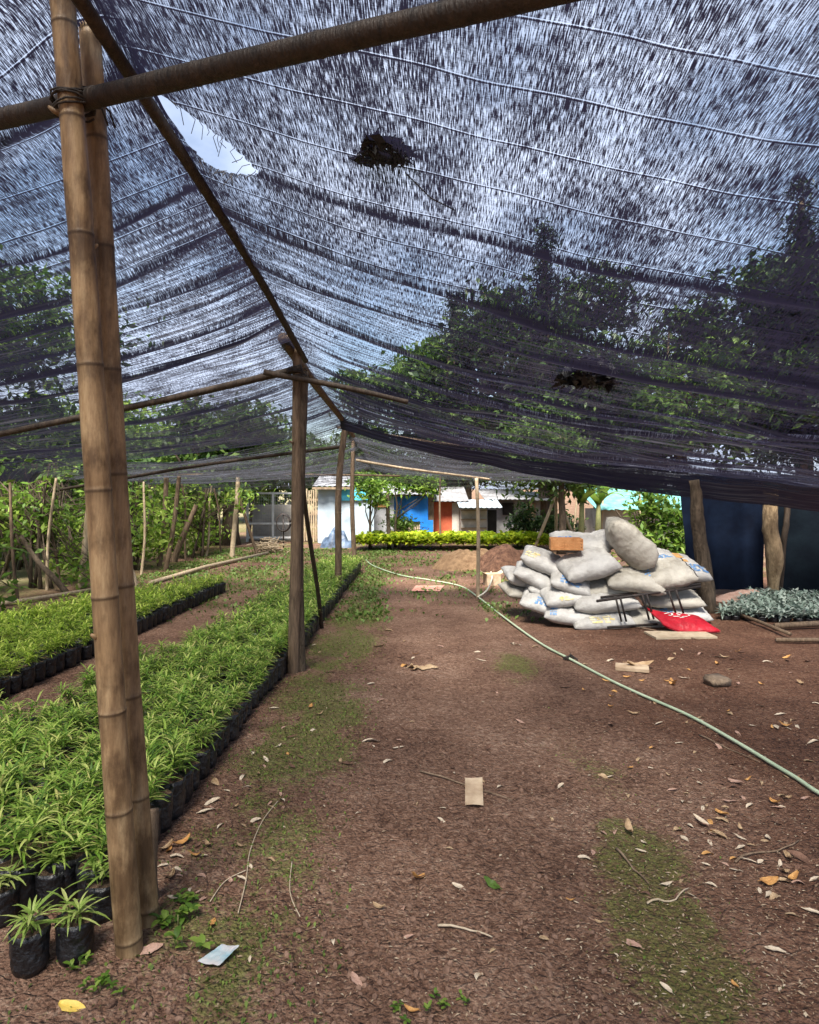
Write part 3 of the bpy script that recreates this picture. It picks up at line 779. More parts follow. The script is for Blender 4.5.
def soil_mesh(seed, r=.062, z=.136):
    mb = MB(); n = 14
    V = [(0, 0, z + .006)]; Fs = []
    for j in (1, 2, 3):
        for i in range(n):
            a = 2 * math.pi * i / n; rr = r * j / 3
            V.append((rr * math.cos(a), rr * math.sin(a), z + .007 * noise.noise(Vector((a * 2, j, seed)))))
    for i in range(n): Fs.append((0, 1 + i, 1 + (i + 1) % n))
    for j in (0, 1):
        for i in range(n): Fs.append((1 + j * n + i, 1 + (j + 1) * n + i, 1 + (j + 1) * n + (i + 1) % n, 1 + j * n + (i + 1) % n))
    mb.add(V, Fs); return mb


def blade(V, Fs, base, az, el, L, w, droop, seg=3, fold=.25):
    """lance shaped leaf as a strip with a mid fold"""
    dx, dy = math.cos(az), math.sin(az)
    p_ = Vector(base); o = len(V)
    for i in range(seg + 1):
        t = i / seg
        ww = w * (math.sin(math.pi * min(1, (t * .86 + .1))) ** .8) if i < seg else .0006
        e = el - droop * t
        side = Vector((-dy, dx, 0)) * ww; up = Vector((0, 0, ww * fold))
        V += [tuple(p_ - side + up), tuple(p_), tuple(p_ + side + up)]
        st = L / seg
        p_ = p_ + Vector((dx * math.cos(e), dy * math.cos(e), math.sin(e))) * st
    for i in range(seg):
        a = o + i * 3
        Fs += [(a, a + 1, a + 4, a + 3), (a + 1, a + 2, a + 5, a + 4)]


def plant_geo(seed, nleaf=78, h=.13, L=.088, w=.0043, z0=.14, seg=3, spread=.04):
    rg = random.Random(seed); V, Fs = [], []
    ns = rg.choice((2, 3, 3))
    for s in range(ns):
        a = rg.random() * 6.28; bx, by = .02 * math.cos(a), .02 * math.sin(a)
        tx, ty = bx + rg.gauss(0, spread), by + rg.gauss(0, spread); hh = h * rg.uniform(.65, 1.1)
        # stem
        o = len(V); r = .0025
        for zz, xx, yy in ((z0 - .01, bx, by), (z0 + hh, tx, ty)):
            V += [(xx + r, yy, zz), (xx - r * .5, yy + r * .87, zz), (xx - r * .5, yy - r * .87, zz)]
        Fs += [(o, o + 1, o + 4, o + 3), (o + 1, o + 2, o + 5, o + 4), (o + 2, o, o + 3, o + 5)]
        k = nleaf // ns
        for i in range(k):
            t = .25 + .75 * i / k; az = i * 2.4 + rg.gauss(0, .3) + s
            el = R(rg.uniform(5, 45)) + .55 * (t - .6); LL = L * rg.uniform(.65, 1.2) * (1.1 - .25 * t)
            blade(V, Fs, (bx + (tx - bx) * t, by + (ty - by) * t, z0 + hh * t), az, el, LL, w * rg.uniform(.75, 1.2), rg.uniform(.4, 1.3), seg)
    return V, Fs


def geo_mesh(name, VF, mat):
    mb = MB(); mb.add(*VF); return mb.mesh(name, mat)


NB = 6
bag_me = [geo_mesh('bag', bag_mesh(s), M['bag']) for s in range(NB)]
soil_me = [soil_mesh(s).mesh('potting_soil', M['potting']) for s in range(NB)]
fol_r = [geo_mesh('foliage', plant_geo(100 + s), M['seedling']) for s in range(12)]
fol_l = [geo_mesh('foliage', plant_geo(300 + s, 72, .12, .085), M['seedling_left']) for s in range(8)]
fol_f = [geo_mesh('foliage', plant_geo(500 + s, 34, .075, .11, .0055, .14, 4, .02), M['seedling_front']) for s in range(5)]


def pot(loc, fol, i, label, group, sc=1.0, rz=None):
    o = empty('potted_seedling', loc, label, 'seedling', group, rnd.random() * 6.28 if rz is None else rz)
    o.scale = (sc, sc, sc)
    link('bag', bag_me[i % NB], o); link('potting_soil', soil_me[i % NB], o); link('foliage', fol, o)
    return o


spots = []
y = 2.42
row = 0
while y < 12.2:                                           # bed beside the path
    xR = lerp_tab([(2, -1.12), (4, -1.10), (7, -1.03), (12, -.93)], y)
    xL = lerp_tab([(2, -2.3), (3.6, -2.2), (6, -1.92), (8, -1.68), (12, -1.55)], y)
    x = xR; c = 0
    while x > xL:
        spots.append((x + rnd.gauss(0, .008) - (.066 if row % 2 else 0) * 0, y + rnd.gauss(0, .01) + (.05 if c % 2 else 0), 'R', c == 0))
        x -= .133; c += 1
    y += .138; row += 1
LB = [(-2.95, 3.0), (-2.68, 9.75), (-3.05, 9.2), (-4.25, 7.0), (-5.2, 5.2), (-5.2, 3.0)]
ins_l, _ = poly_tools(LB)
y = 3.0
while y < 9.8:
    x = lerp_tab([(3, -2.97), (9.75, -2.68)], y); c = 0
    while x > -5.2:
        if ins_l((x - .01, y)): spots.append((x + rnd.gauss(0, .008), y + rnd.gauss(0, .01), 'L', c == 0))
        x -= .137; c += 1
    y += .140
def in_view(x, y): return abs(x) / y < .64
spots = [s for s in spots if in_view(s[0] + .2, s[1])]
spots.sort(key=lambda s: s[0] ** 2 + s[1] ** 2)
front = [(gd(30, 968), 'frontmost left bagged seedling, alone at the bottom left corner'),
         (gd(75, 957), 'bagged seedling with crumpled black bag just left of the nearest post'),
         (gd(103, 917), 'bagged seedling half hidden directly behind the nearest post'),
         (gd(2, 922), 'bagged seedling cut by the left edge, above the frontmost bag'),
         (gd(52, 905), 'bagged seedling behind the two frontmost bags')]
for i, (p_, lab) in enumerate(front):
    pot((p_.x, p_.y, gz(p_.x, p_.y)), fol_f[i], i, lab, 'bagged seedlings at the bed front', .86)
n_ind = 288
LABS = {('R', True): ('green seedling in black bag in the outer row of the near bed facing the path', 'outer row of the path side bed'),
        ('R', False): ('narrow leaved green seedling in black bag inside the bed beside the path', 'seedlings inside the path side bed'),
        ('L', True): ('green seedling in black bag on the right edge of the left bed', 'edge row of the left bed'),
        ('L', False): ('bright green seedling in black bag inside the left bed by the shrubs', 'seedlings inside the left bed')}
for i, (x, y, side, edge) in enumerate(spots[:n_ind]):
    lab, grp = LABS[(side, edge)]
    fol = (fol_r if side == 'R' else fol_l)[rnd.randrange(8 if side == 'L' else 12)]
    pot((x, y, gz(x, y)), fol, i, lab, grp, rnd.uniform(.80, 1.2))


def merge_spots(name, spots, variants, mat_list, label):
    """all the rest as one mesh: bag + foliage"""
    parts = []
    VV, FF, MI = [], [], []; off = 0
    arrs = []
    for V, Fs in variants: arrs.append((np.array(V), np.array([f for f in Fs if len(f) == 4])))
    bV, bF = bag_mesh(3); bV = np.array(bV); bF = np.array([f for f in bF if len(f) == 4])
    for (x, y, side, edge) in spots:
        a, s = rnd.random() * 6.28, rnd.uniform(.86, 1.14)
        Rm = np.array([[math.cos(a), -math.sin(a), 0], [math.sin(a), math.cos(a), 0], [0, 0, 1]]) * s
        V, Fq = arrs[rnd.randrange(len(arrs))]
        VV.append(V @ Rm.T + (x, y, 0)); FF.append(Fq + off); MI += [1 if side == 'R' else 2] * len(Fq); off += len(V)
        VV.append(bV @ Rm.T + (x, y, 0)); FF.append(bF + off); MI += [0] * len(bF); off += len(bV)
    me = np_mesh(name, np.concatenate(VV), np.concatenate(FF), mat_list[0])
    for m_ in mat_list[1:]: me.materials.append(m_)
    me.polygons.foreach_set('material_index', np.array(MI, np.int32))
    return tag(link(name, me), label, 'seedlings', kind='stuff')


merge_spots('seedling_mass', spots[n_ind:], [plant_geo(900 + s, 38, .12, .09, .0075, .14, 2) for s in range(6)], [M['bag'], M['seedling'], M['seedling_left']], 'mass of green bagged seedlings filling the farther parts of both beds')

# pale seedlings at the right, on the ground behind the red bag
pale = [geo_mesh('foliage', plant_geo(700 + s, 26, .06, .12, .018, .05, 2, .035), M['seedling_pale']) for s in range(5)]
pbag = [geo_mesh('bag', bag_mesh(40 + s, .055, .055), M['bag']) for s in range(3)]
k = 0
for j in range(11):
    for i in range(17):
        x = 3.55 + i * .125 + .11 * j + rnd.gauss(0, .015); y = 7.7 + j * .14 + rnd.gauss(0, .012) - .03 * i
        if x / y > .62 or x / y < .435: continue
        o = empty('pale_seedling', (x, y, 0), 'pale grey green seedling in the low patch before the dark tarps', 'pale seedling', 'pale seedlings on the right', rnd.random() * 6)
        link('bag', pbag[k % 3], o); link('foliage', pale[k % 5], o); k += 1

# far bed of yellow green seedlings: a low dense mass
VV, FF, off = [], [], 0
hv = [plant_geo(800 + s, 22, .2, .16, .04, .12, 2, .05) for s in range(5)]
hv = [(np.array(V), np.array([f for f in Fs if len(f) == 4])) for V, Fs in hv]
for _ in range(420):
    x, y = rnd.uniform(-1.25, 3.3), rnd.uniform(15.9, 17.2)
    V, Fq = hv[rnd.randrange(5)]; a = rnd.random() * 6.28; s = rnd.uniform(.9, 1.2)
    Rm = np.array([[math.cos(a), -math.sin(a), 0], [math.sin(a), math.cos(a), 0], [0, 0, 1]]) * s
    VV.append(V @ Rm.T + (x, y, 0)); FF.append(Fq + off); off += len(V)
    bV, bF = bag_mesh(3, .09, .16); bV = np.array(bV); bF = np.array([f for f in bF if len(f) == 4])
me = np_mesh('yellow_green_plants', np.concatenate(VV), np.concatenate(FF), M['hedge'])
tag(link('yellow_green_plants', me), 'low bed of bright yellow green plants in front of the far shacks', 'plants', kind='stuff')


# ------------------------------------------------------------------ trees, shrubs
def leaf_cloud(blobs, n_clump, per, leaf, seed, clump_r=.35, aspect=.45, shell=.5):
    rg = random.Random(seed); V, Fq = [], []; centres = []
    wts = [(b_[3] * b_[4] * b_[5]) ** .42 for b_ in blobs]
    for _ in range(n_clump):
        bx, by, bz, rx, ry, rz_ = rg.choices(blobs, wts)[0]
        d = Vector((rg.gauss(0, 1), rg.gauss(0, 1), rg.gauss(0, 1))).normalized() * (shell + (1 - shell) * rg.random()) * rg.uniform(.75, 1.12)
        c = Vector((bx + d.x * rx, by + d.y * ry, bz + d.z * rz_)); centres.append(c)
        cr = clump_r * rg.uniform(.6, 1.4)
        for _ in range(per):
            p_ = c + Vector((rg.gauss(0, .45), rg.gauss(0, .45), rg.gauss(0, .3))) * cr
            e = Euler((rg.gauss(0, .7), rg.gauss(.3, .6), rg.random() * 6.28)).to_matrix()
            l = leaf * rg.uniform(.6, 1.25); w = l * aspect * rg.uniform(.7, 1.2)
            o = len(V)
            V += [tuple(p_ + e @ Vector(q_)) for q_ in ((-l, 0, 0), (-.1 * l, w, .12 * l), (l, 0, -.1 * l), (-.1 * l, -w, .12 * l))]
            Fq.append((o, o + 1, o + 2, o + 3))
    return np.array(V), np.array(Fq), centres


def tree(name, loc, label, cat, blobs, n_clump, per, leaf, mat, trunk_h, trunk_r, seed, group=None, bark=None, clump_r=.35, aspect=.45, limbs=9, shell=.5, lean=(0, 0), stems=1):
    o = empty(name, loc, label, cat, group)
    V, Fq, cs = leaf_cloud(blobs, n_clump, per, leaf, seed, clump_r, aspect, shell)
    link('crown', np_mesh('crown', V, Fq, mat), o)
    rg = random.Random(seed + 1); mb = MB()
    for s in range(stems):
        bx, by = (rg.gauss(0, .12), rg.gauss(0, .12)) if stems > 1 else (0, 0)
        tx, ty = lean[0] + (rg.gauss(0, .3) if stems > 1 else 0), lean[1] + (rg.gauss(0, .2) if stems > 1 else 0)
        pts = []; rad = []
        for i in range(9):
            t = i / 8
            pts.append((bx + tx * t + .06 * trunk_h * noise.noise(Vector((t * 2.2, seed, s))) * t, by + ty * t + .06 * trunk_h * noise.noise(Vector((t * 2.2, s, seed))) * t, trunk_h * t - .05))
            rad.append(trunk_r * (1 - .6 * t) * (1.25 if i == 0 else 1))
        mb.tube(pts, rad, 9)
        for c in rg.sample(cs, min(limbs, len(cs))):
            i = rg.randint(3, 8); p0 = Vector(pts[i])
            md = (p0 + c) / 2 + Vector((rg.gauss(0, .08), rg.gauss(0, .08), -.08))
            mb.tube([p0, md, c], [rad[i] * .55, rad[i] * .4, rad[i] * .12], 6)
    mb.build('trunk', bark or M['bark'], o)
    return o


# tall trees behind the net on the right
def blob_tree(h, w, seed, n=7):
    rg = random.Random(seed); B = []
    for _ in range(n):
        t = rg.uniform(.42, .93); r = w * (1.15 - abs(t - .62) * 1.5) * .5
        a = rg.random() * 6.28; rr = w * .45 * rg.random() ** .5
        B.append((rr * math.cos(a), rr * math.sin(a), h * t, r * .8, r * .8, r * .62))
    return B
BT = 'trees behind the sheds'
tree('broadleaf_tree', (1.7, 23, 0), 'tall broad tree over the red shack seen through the net', 'tree', blob_tree(7.6, 3.2, 11), 280, 34, .15, M['leaf_mid'], 6.0, .24, 21, BT, clump_r=.55)
tree('broadleaf_tree', (4.4, 21.5, 0), 'dense dark tree in the middle of the net, above the sack pile', 'tree', blob_tree(8.6, 4.6, 12), 380, 34, .15, M['leaf_dark'], 6.4, .26, 22, BT, clump_r=.55)
tree('broadleaf_tree', (8.4, 21, 0), 'lighter tree showing through the net between two dark ones', 'tree', blob_tree(7.0, 4.6, 13), 330, 34, .15, M['leaf_mid'], 5.2, .24, 23, BT, clump_r=.55)
tree('broadleaf_tree', (11.6, 20, 0), 'big dark tree at the right edge seen through the net', 'tree', blob_tree(8.6, 5.0, 14, 9), 420, 36, .15, M['leaf_dark'], 6.4, .28, 24, BT, clump_r=.55)
def cone_blobs(h, w, k=9):
    return [(0, 0, h * (.25 + .72 * i / k), w * .5 * (1 - i / k) + .12, w * .5 * (1 - i / k) + .12, h * .06) for i in range(k + 1)]
tree('conifer_tree', (4.0, 20.2, 0), 'dark pointed conifer rising above the middle trees', 'tree', cone_blobs(9.0, 2.6), 240, 40, .12, M['leaf_conifer'], 8.6, .16, 31, BT, clump_r=.35, aspect=.25, shell=.2)
tree('conifer_tree', (11.2, 19.5, 0), 'tallest pointed conifer near the right edge', 'tree', cone_blobs(10.2, 3.4), 320, 40, .13, M['leaf_conifer'], 9.8, .18, 32, BT, clump_r=.4, aspect=.25, shell=.2)
tree('conifer_tree', (1.5, 22, 0), 'smaller pointed conifer left of the middle trees', 'tree', cone_blobs(7.6, 2.2), 170, 40, .12, M['leaf_conifer'], 7.2, .14, 33, BT, clump_r=.32, aspect=.25, shell=.2)
# low lighter trees just behind the roofs
tree('broadleaf_tree', (-1.9, 27, 0), 'feathery pale tree far behind the white shed', 'tree', blob_tree(6.2, 2.6, 15), 120, 26, .14, M['leaf_mid'], 5, .14, 25, BT, clump_r=.5)
tree('broadleaf_tree', (3.4, 15.2, 0), 'light green tree peeping between the two net sheets', 'tree', blob_tree(3.6, 3.0, 16), 150, 26, .08, M['leaf_mid'], 2.7, .1, 26, BT, clump_r=.4)
tree('broadleaf_tree', (6.9, 25, 0), 'green tree behind the turquoise roof', 'tree', blob_tree(4.2, 4.5, 17), 220, 30, .15, M['leaf_mid'], 3.2, .16, 27, BT, clump_r=.5)
tree('broadleaf_tree', (-6.0, 30, 0), 'rounded green tree behind the wire gate', 'tree', blob_tree(3.8, 6, 18), 260, 30, .17, M['leaf_mid'], 3.4, .2, 28, BT, clump_r=.6)
tree('broadleaf_tree', (-2.6, 32, 0), 'low green tree between the wire gate and white shed roof', 'tree', blob_tree(3.6, 5, 19), 240, 30, .17, M['leaf_mid'], 3.2, .2, 29, BT, clump_r=.6)
tree('broadleaf_tree', (2.6, 30, 0), 'low dark tree behind the zinc roofed shacks', 'tree', blob_tree(4.6, 6, 20), 260, 30, .17, M['leaf_dark'], 3.4, .2, 30, BT, clump_r=.6)
# left, above the shrub row
tree('broadleaf_tree', (-8.2, 11.5, 0), 'large tree at far left seen through the left net', 'tree', blob_tree(5.6, 4.4, 41, 9), 360, 34, .11, M['leaf_mid'], 4.2, .2, 42, BT, clump_r=.5)
tree('broadleaf_tree', (-8.8, 16.5, 0), 'dark tree behind the left shrubs, right of the large one', 'tree', blob_tree(2.9, 5, 43), 260, 32, .13, M['leaf_mid'], 2.2, .2, 44, BT, clump_r=.5)
tree('broadleaf_tree', (-12.5, 21, 0), 'distant green tree closing the view behind the left shrubs', 'tree', blob_tree(3.6, 7, 45), 320, 30, .17, M['leaf_light'], 3.4, .2, 46, BT, clump_r=.7)
tree('broadleaf_tree', (-9.0, 25, 0), 'distant tree behind the two thick trunks', 'tree', blob_tree(3.7, 6, 47), 300, 30, .17, M['leaf_light'], 3.4, .2, 48, BT, clump_r=.7)
# thick trunks
for px, base, top, r, lab in ((212, 545, 462, .20, 'left of the two thick dark trunks beyond the shrubs'), (230, 545, 462, .24, 'right of the two thick dark trunks beyond the shrubs')):
    b_ = gd(px, base)
    tree('broadleaf_tree', (b_.x, b_.y, 0), lab, 'tree', blob_tree(3.6, 2.4, px), 110, 28, .12, M['leaf_mid'], 3.2, r, px, BT, clump_r=.5)
# shrub row at left
SG = 'shrubs in the left row'
SHR = [(-5.6, 8.0, 2.1, 'leafy shrub with twisted dark stems at the left edge', 'leaf_mid', 5),
       (-6.2, 9.3, 2.4, 'tall shrub behind the leftmost one, many thin stems', 'leaf_light', 6),
       (-5.5, 10.1, 2.0, 'bushy green shrub just left of the nearest bamboo post', 'leaf_mid', 5),
       (-5.5, 11.6, 2.1, 'light green shrub just right of the nearest bamboo post', 'leaf_light', 4),
       (-5.4, 13.2, 1.9, 'mid row shrub behind the slanting poles', 'leaf_mid', 4),
       (-4.6, 14.6, 1.6, 'yellowish bush in front of the thick dark trunks', 'leaf_light', 3),
       (-5.6, 15.8, 1.9, 'round shrub at the far end of the left row', 'leaf_light', 4),
       (-7.2, 12.5, 2.4, 'tall loose shrub in the second rank behind the left row', 'leaf_light', 5),
       (-6.6, 8.9, 1.6, 'low bright shrub filling the gap beside the leftmost shrub', 'leaf_light', 6),
       (-7.4, 10.8, 2.2, 'pale green shrub behind the bush left of the nearest post', 'leaf_bright', 5),
       (-6.7, 11.0, 1.5, 'bright low bush directly left of the nearest bamboo post', 'leaf_bright', 5),
       (-6.4, 12.9, 1.7, 'bright low bush seen between the slanting poles', 'leaf_bright', 5),
       (-5.0, 12.3, 1.2, 'small sunlit bush at the feet of the slanting poles', 'leaf_bright', 4),
       (-6.9, 14.8, 2.0, 'yellow green shrub before the left thick trunk', 'leaf_bright', 4),
       (-4.9, 15.9, 1.5, 'sunlit bush between the thick trunks and the pale upright pole', 'leaf_bright', 4),
       (-9.0, 13.0, 2.4, 'far yellow green shrub behind the left row', 'leaf_bright', 5)]
for i, (x, y, h, lab, mt, st) in enumerate(SHR):
    B = [(rnd.gauss(0, .35), rnd.gauss(0, .3), h * rnd.uniform(.12, .95), .42, .38, .34) for _ in range(10)]
    tree('garden_shrub', (x, y, 0), lab, 'shrub', B, 70, 13, .066, M[{'leaf_mid': 'leaf_light', 'leaf_light': 'leaf_bright'}.get(mt, mt)], h * .95, .028, 60 + i, SG, clump_r=.26, limbs=14, stems=st, shell=.3)
# right bush and others
B = [(rnd.gauss(0, .35), rnd.gauss(0, .3), rnd.uniform(.3, 1.25), .42, .4, .34) for _ in range(9)]
tree('garden_shrub', (4.0, 10.8, 0), 'sunlit green bush between the sack pile and the dark tarp', 'shrub', B, 150, 17, .065, M['leaf_light'], 1.2, .03, 81, None, clump_r=.28, limbs=6, stems=4, shell=.3)
B = [(rnd.gauss(0, .2), rnd.gauss(0, .2), rnd.uniform(1.0, 1.9), .42, .3, .24) for _ in range(5)]
tree('small_tree', (-.95, 16.4, 0), 'small leafy tree in front of the white shed', 'tree', B, 50, 17, .075, M['leaf_light'], 1.6, .04, 82, None, clump_r=.28)
B = [(-.1, 0, 1.62, .4, .25, .16), (.4, 0, 1.6, .42, .25, .18), (.85, 0, 1.52, .4, .25, .2)]
tree('small_tree', (-.35, 17.0, 0), 'spreading leafy tree over the blue sheeted shack', 'tree', B, 75, 17, .075, M['leaf_light'], 1.5, .04, 83, None, clump_r=.26)
tree('garden_shrub', (-.2, 17.3, 0), 'small yellowish bush below the blue sheet', 'shrub', [(0, 0, .55, .4, .3, .25)], 34, 15, .06, M['grass'], .5, .02, 84, None, clump_r=.24, stems=3)
tree('garden_shrub', (2.95, 17.2, 0), 'dark blue green bush before the grey shack', 'shrub', [(0, 0, .65, .35, .3, .4)], 50, 16, .07, M['leaf_dark'], .6, .03, 85, None, clump_r=.28, stems=3)
tree('garden_shrub', (3.8, 17.6, 0), 'low dark bush right of the bamboo tripod', 'shrub', [(0, 0, .5, .6, .3, .35)], 60, 16, .07, M['leaf_dark'], .5, .03, 86, None, clump_r=.28, stems=3)


def banana(loc, h, label, seed):
    o = empty('banana_plant', loc, label, 'banana plant', 'banana plants behind the sacks'); rg = random.Random(seed)
    mb = MB(); mb.tube([(0, 0, -.03), (.02, 0, h * .3), (.03, 0, h * .62)], [.08, .07, .05], 10); mb.build('trunk', M['stem'], o)
    for i in range(7):
        V, Fs = [], []; blade(V, Fs, (.03, 0, h * .58), i * .95 + rg.random() * .5, R(rg.uniform(50, 80)), h * rg.uniform(.45, .62), .12, rg.uniform(.9, 2.0), 7, .15)
        l = MB(); l.add(V, Fs); l.build('leaf', M['leaf_light'], o)
    return o
banana((3.9, 15.5, 0), 1.9, 'left banana plant behind the sack pile', 3)
banana((4.5, 16.3, 0), 1.8, 'right banana plant behind the sack pile', 9)
V, Fs = [], []
o = empty('broad_leaf_plant', (-5.15, 7.5, 0), 'low plant with one long arching green leaf at the left edge', 'plant')
for i, (az, L_) in enumerate(((.15, 1.0), (2.6, .8), (-.8, .7))):
    V, Fs = [], []; blade(V, Fs, (0, 0, .6), az, R(38), L_, .07, 1.2, 7, .2); l = MB(); l.add(V, Fs); l.build('leaf', M['leaf_mid'], o)
mb = MB(); mb.tube([(0, 0, -.02), (0, 0, .62)], [.03, .02], 8); mb.build('stem', M['stem'], o)


# ------------------------------------------------------------------ shacks and fences at the back
def corrugated(x0, x1, y0, y1, z0, z1, pitch=.12, amp=.009):
    mb = MB(); nu = max(8, int((x1 - x0) / pitch * 6))
    f = lambda u, v: Vector((x0 + (x1 - x0) * u, y0 + (y1 - y0) * v, z0 + (z1 - z0) * v + amp * math.sin(u * (x1 - x0) / pitch * 6.283)))
    mb.grid(f, nu, 3)
    mb.grid(lambda u, v: f(1 - u, v) - Vector((0, 0, .008)), nu, 3)
    return mb


def wall(name, parent, x0, x1, y, z0, z1, mat, thick=.06, wob=.0):
    mb = MB(); mb.box(((x0 + x1) / 2, y, (z0 + z1) / 2), (x1 - x0, thick, z1 - z0)); return mb.build(name, mat, parent, smooth=False)


def sheet(name, parent, x0, x1, y, z0, z1, mat, wob=.03, nu=22, nv=14, ragged=.03):
    mb = MB()
    def f(u, v):
        x = x0 + (x1 - x0) * u; z = z0 + (z1 - z0) * v + (ragged * noise.noise(Vector((u * 6, x0, 2))) if v == 0 else 0)
        return Vector((x, y - wob * (.5 + noise.noise(Vector((x * 3, z * 2, y))) + .5 * math.sin(x * 14 + z * 2)), z))
    mb.grid(f, nu, nv)
    o = mb.build(name, mat, parent)
    return o


def X(px, d): return (px - CX) / F * d
def Z(py, d): return CH - (py - HY) / F * d

# white sheeted shed
d = 18.0
o = empty('white_shed', (X(350, d), d, 0), 'small white sheeted shed with a turquoise strip and pale roof', 'shed')
lx = lambda px: X(px, d) - o.location.x
wl = MB(); wl.box(((lx(319) + lx(372)) / 2, .6, Z(488, d) / 2), (lx(372) - lx(319), 1.1, Z(488, d))); wl.build('wall', M['white_sheet'], o, smooth=False)
sheet('plastic_cover', o, lx(318), lx(374), -.02, .02, Z(489, d), M['white_sheet'], .04)
sheet('turquoise_strip', o, lx(337), lx(368), -.09, Z(500, d), Z(487, d), M['tarp_turq'], .03, 14, 6)
corrugated(lx(314), lx(352), -.3, 1.3, Z(486, d), Z(474, d), .14).build('roof', M['zinc'], o)
mb = MB(); mb.box((lx(333), -.32, Z(487, d) - .03), (lx(352) - lx(314), .05, .06)); mb.build('eave_board', M['timber'], o, smooth=False)
sp = empty('grey_shack', (X(380, 18.6), 18.6, 0), 'narrow grey lean-to with an ochre panel between white shed and blue sheet', 'shed')
wall('wall', sp, X(368, 18.6) - sp.location.x, X(394, 18.6) - sp.location.x, 0, 0, 1.25, M['zinc'])
wall('panel', sp, X(371, 18.6) - sp.location.x, X(388, 18.6) - sp.location.x, -.05, .95, 1.28, M['dry_orange'], .03)
corrugated(X(366, 18.6) - sp.location.x, X(398, 18.6) - sp.location.x, -.3, 1.0, 1.3, 1.55, .14).build('roof', M['zinc'], sp)
# tarp heap
def heap(name, loc, sx, sy, h, mat, label, cat, seed, nz=.25, sharp=1.0):
    mb = MB()
    def f(u, v):
        a = u * 6.28318; r = v
        k_ = 1 + .25 * noise.noise(Vector((math.cos(a) * 1.2, math.sin(a) * 1.2, seed)))
        x, y = sx * r * math.cos(a) * k_, sy * r * math.sin(a) * k_
        z = h * max(0, (1 - r ** sharp) * (1 + .3 * noise.noise(Vector((x * 1.3, y * 1.3, seed + 3))))) * (1 + nz * noise.fractal(Vector((x * 3, y * 3, seed)), .9, 2, 4)) + .04 * h * noise.noise(Vector((x * 9, y * 9, seed))) - .02
        return Vector((x, y, z))
    mb.grid(f, 60, 18)
    return tag(mb.build(name, mat, None, loc), label, cat)
p_ = gd(337, 547)
heap('tarp_heap', (p_.x, p_.y, 0), .42, .4, .44, M['tarp_grey'], 'heap covered with dark blue grey tarp before the white shed', 'tarp heap', 4, .8, 2.0)
# blue sheeted shack
d = 19.0
o = empty('blue_shack', (X(410, d), d, 0), 'shack front hung with a bright blue tarpaulin', 'shed')
lx = lambda px: X(px, d) - o.location.x
wl = MB(); wl.box(((lx(389) + lx(434)) / 2, .75, .7), (lx(434) - lx(389), 1.3, 1.4)); wl.build('wall', M['timber'], o, smooth=False)
sheet('tarpaulin', o, lx(390), lx(428), -.02, Z(521, d), Z(496, d), M['tarp_blue'], .05)
sheet('lower_sheet', o, lx(420), lx(433), -.05, .1, Z(520, d), M['tarp_blue'], .04, 10, 8)
for i in range(6): wall('plank', o, lx(408 + i * 2.2), lx(409.8 + i * 2.2), .02 + .004 * i, .1, Z(521, d), M['card_pale'], .05)
corrugated(lx(383), lx(437), -.4, 1.5, Z(494, d), Z(484, d), .14).build('roof', M['zinc'], o)
# red walled shack
d = 19.4
o = empty('red_shack', (X(448, d), d, 0), 'small shack with an orange red wall and grey pitched roof', 'shed')
lx = lambda px: X(px, d) - o.location.x
wl = MB(); wl.box(((lx(434) + lx(456)) / 2, .6, Z(502, d) / 2), (lx(456) - lx(434), 1.2, Z(502, d))); wl.build('wall', M['red_wall'], o, smooth=False)
wall('corner_plaster', o, lx(452), lx(459), -.03, 0, Z(503, d), M['pale_wall'], .05)
corrugated(lx(431), lx(468), -.35, 1.4, Z(501, d), Z(487, d), .14).build('roof', M['zinc'], o)
# pale shack
d = 18.8
o = empty('pale_shack', (X(475, d), d, 0), 'pale plank shack with a white awning right of the red wall', 'shed')
lx = lambda px: X(px, d) - o.location.x
wl = MB(); wl.box(((lx(461) + lx(487)) / 2, .5, Z(508, d) / 2), (lx(487) - lx(461), .9, Z(508, d))); wl.build('wall', M['pale_wall'], o, smooth=False)
wall('doorway', o, lx(488), lx(497), .1, 0, Z(510, d), M['dark_gap'], .05)
for i in range(4): wall('wall_board', o, lx(461), lx(487), .02, .12 + .24 * i, .125 + .24 * i + .012, M['timber'], .07)
corrugated(lx(458), lx(500), -.5, .7, Z(507, d), Z(500, d), .14).build('awning', M['white_sheet'], o)
# grey shack
d = 20.0
o = empty('grey_shack', (X(515, d), d, 0), 'long grey walled shack under a light corrugated roof behind the tripod', 'shed')
lx = lambda px: X(px, d) - o.location.x
wl = MB(); wl.box(((lx(490) + lx(548)) / 2, .9, Z(500, d) / 2), (lx(548) - lx(490), 1.6, Z(500, d))); wl.build('wall', M['grey_wall'], o, smooth=False)
f_ = wall('window', o, lx(503), lx(514), .08, Z(515, d), Z(503, d), M['dark_gap'], .05)
wall('door', o, lx(526), lx(536), .08, 0, Z(503, d), M['timber'], .05)
corrugated(lx(483), lx(530), -.4, 1.9, Z(499, d), Z(489, d), .14).build('roof', M['zinc'], o)
corrugated(lx(531), lx(550), -.4, 1.9, Z(500, d), Z(492, d), .14).build('roof', M['zinc'], o)
# turquoise roofed building
d = 17.5
o = empty('turquoise_shed', (X(645, d), d, 0), 'low building with a faded turquoise roof behind the sunlit bush', 'shed')
lx = lambda px: X(px, d) - o.location.x
wl = MB(); wl.box(((lx(600) + lx(690)) / 2, .8, Z(510, d) / 2), (lx(690) - lx(600), 1.4, Z(510, d))); wl.build('wall', M['pale_wall'], o, smooth=False)
corrugated(lx(592), lx(700), -.5, 1.8, Z(509, d), Z(488, d), .16).build('roof', M['turq_roof'], o)
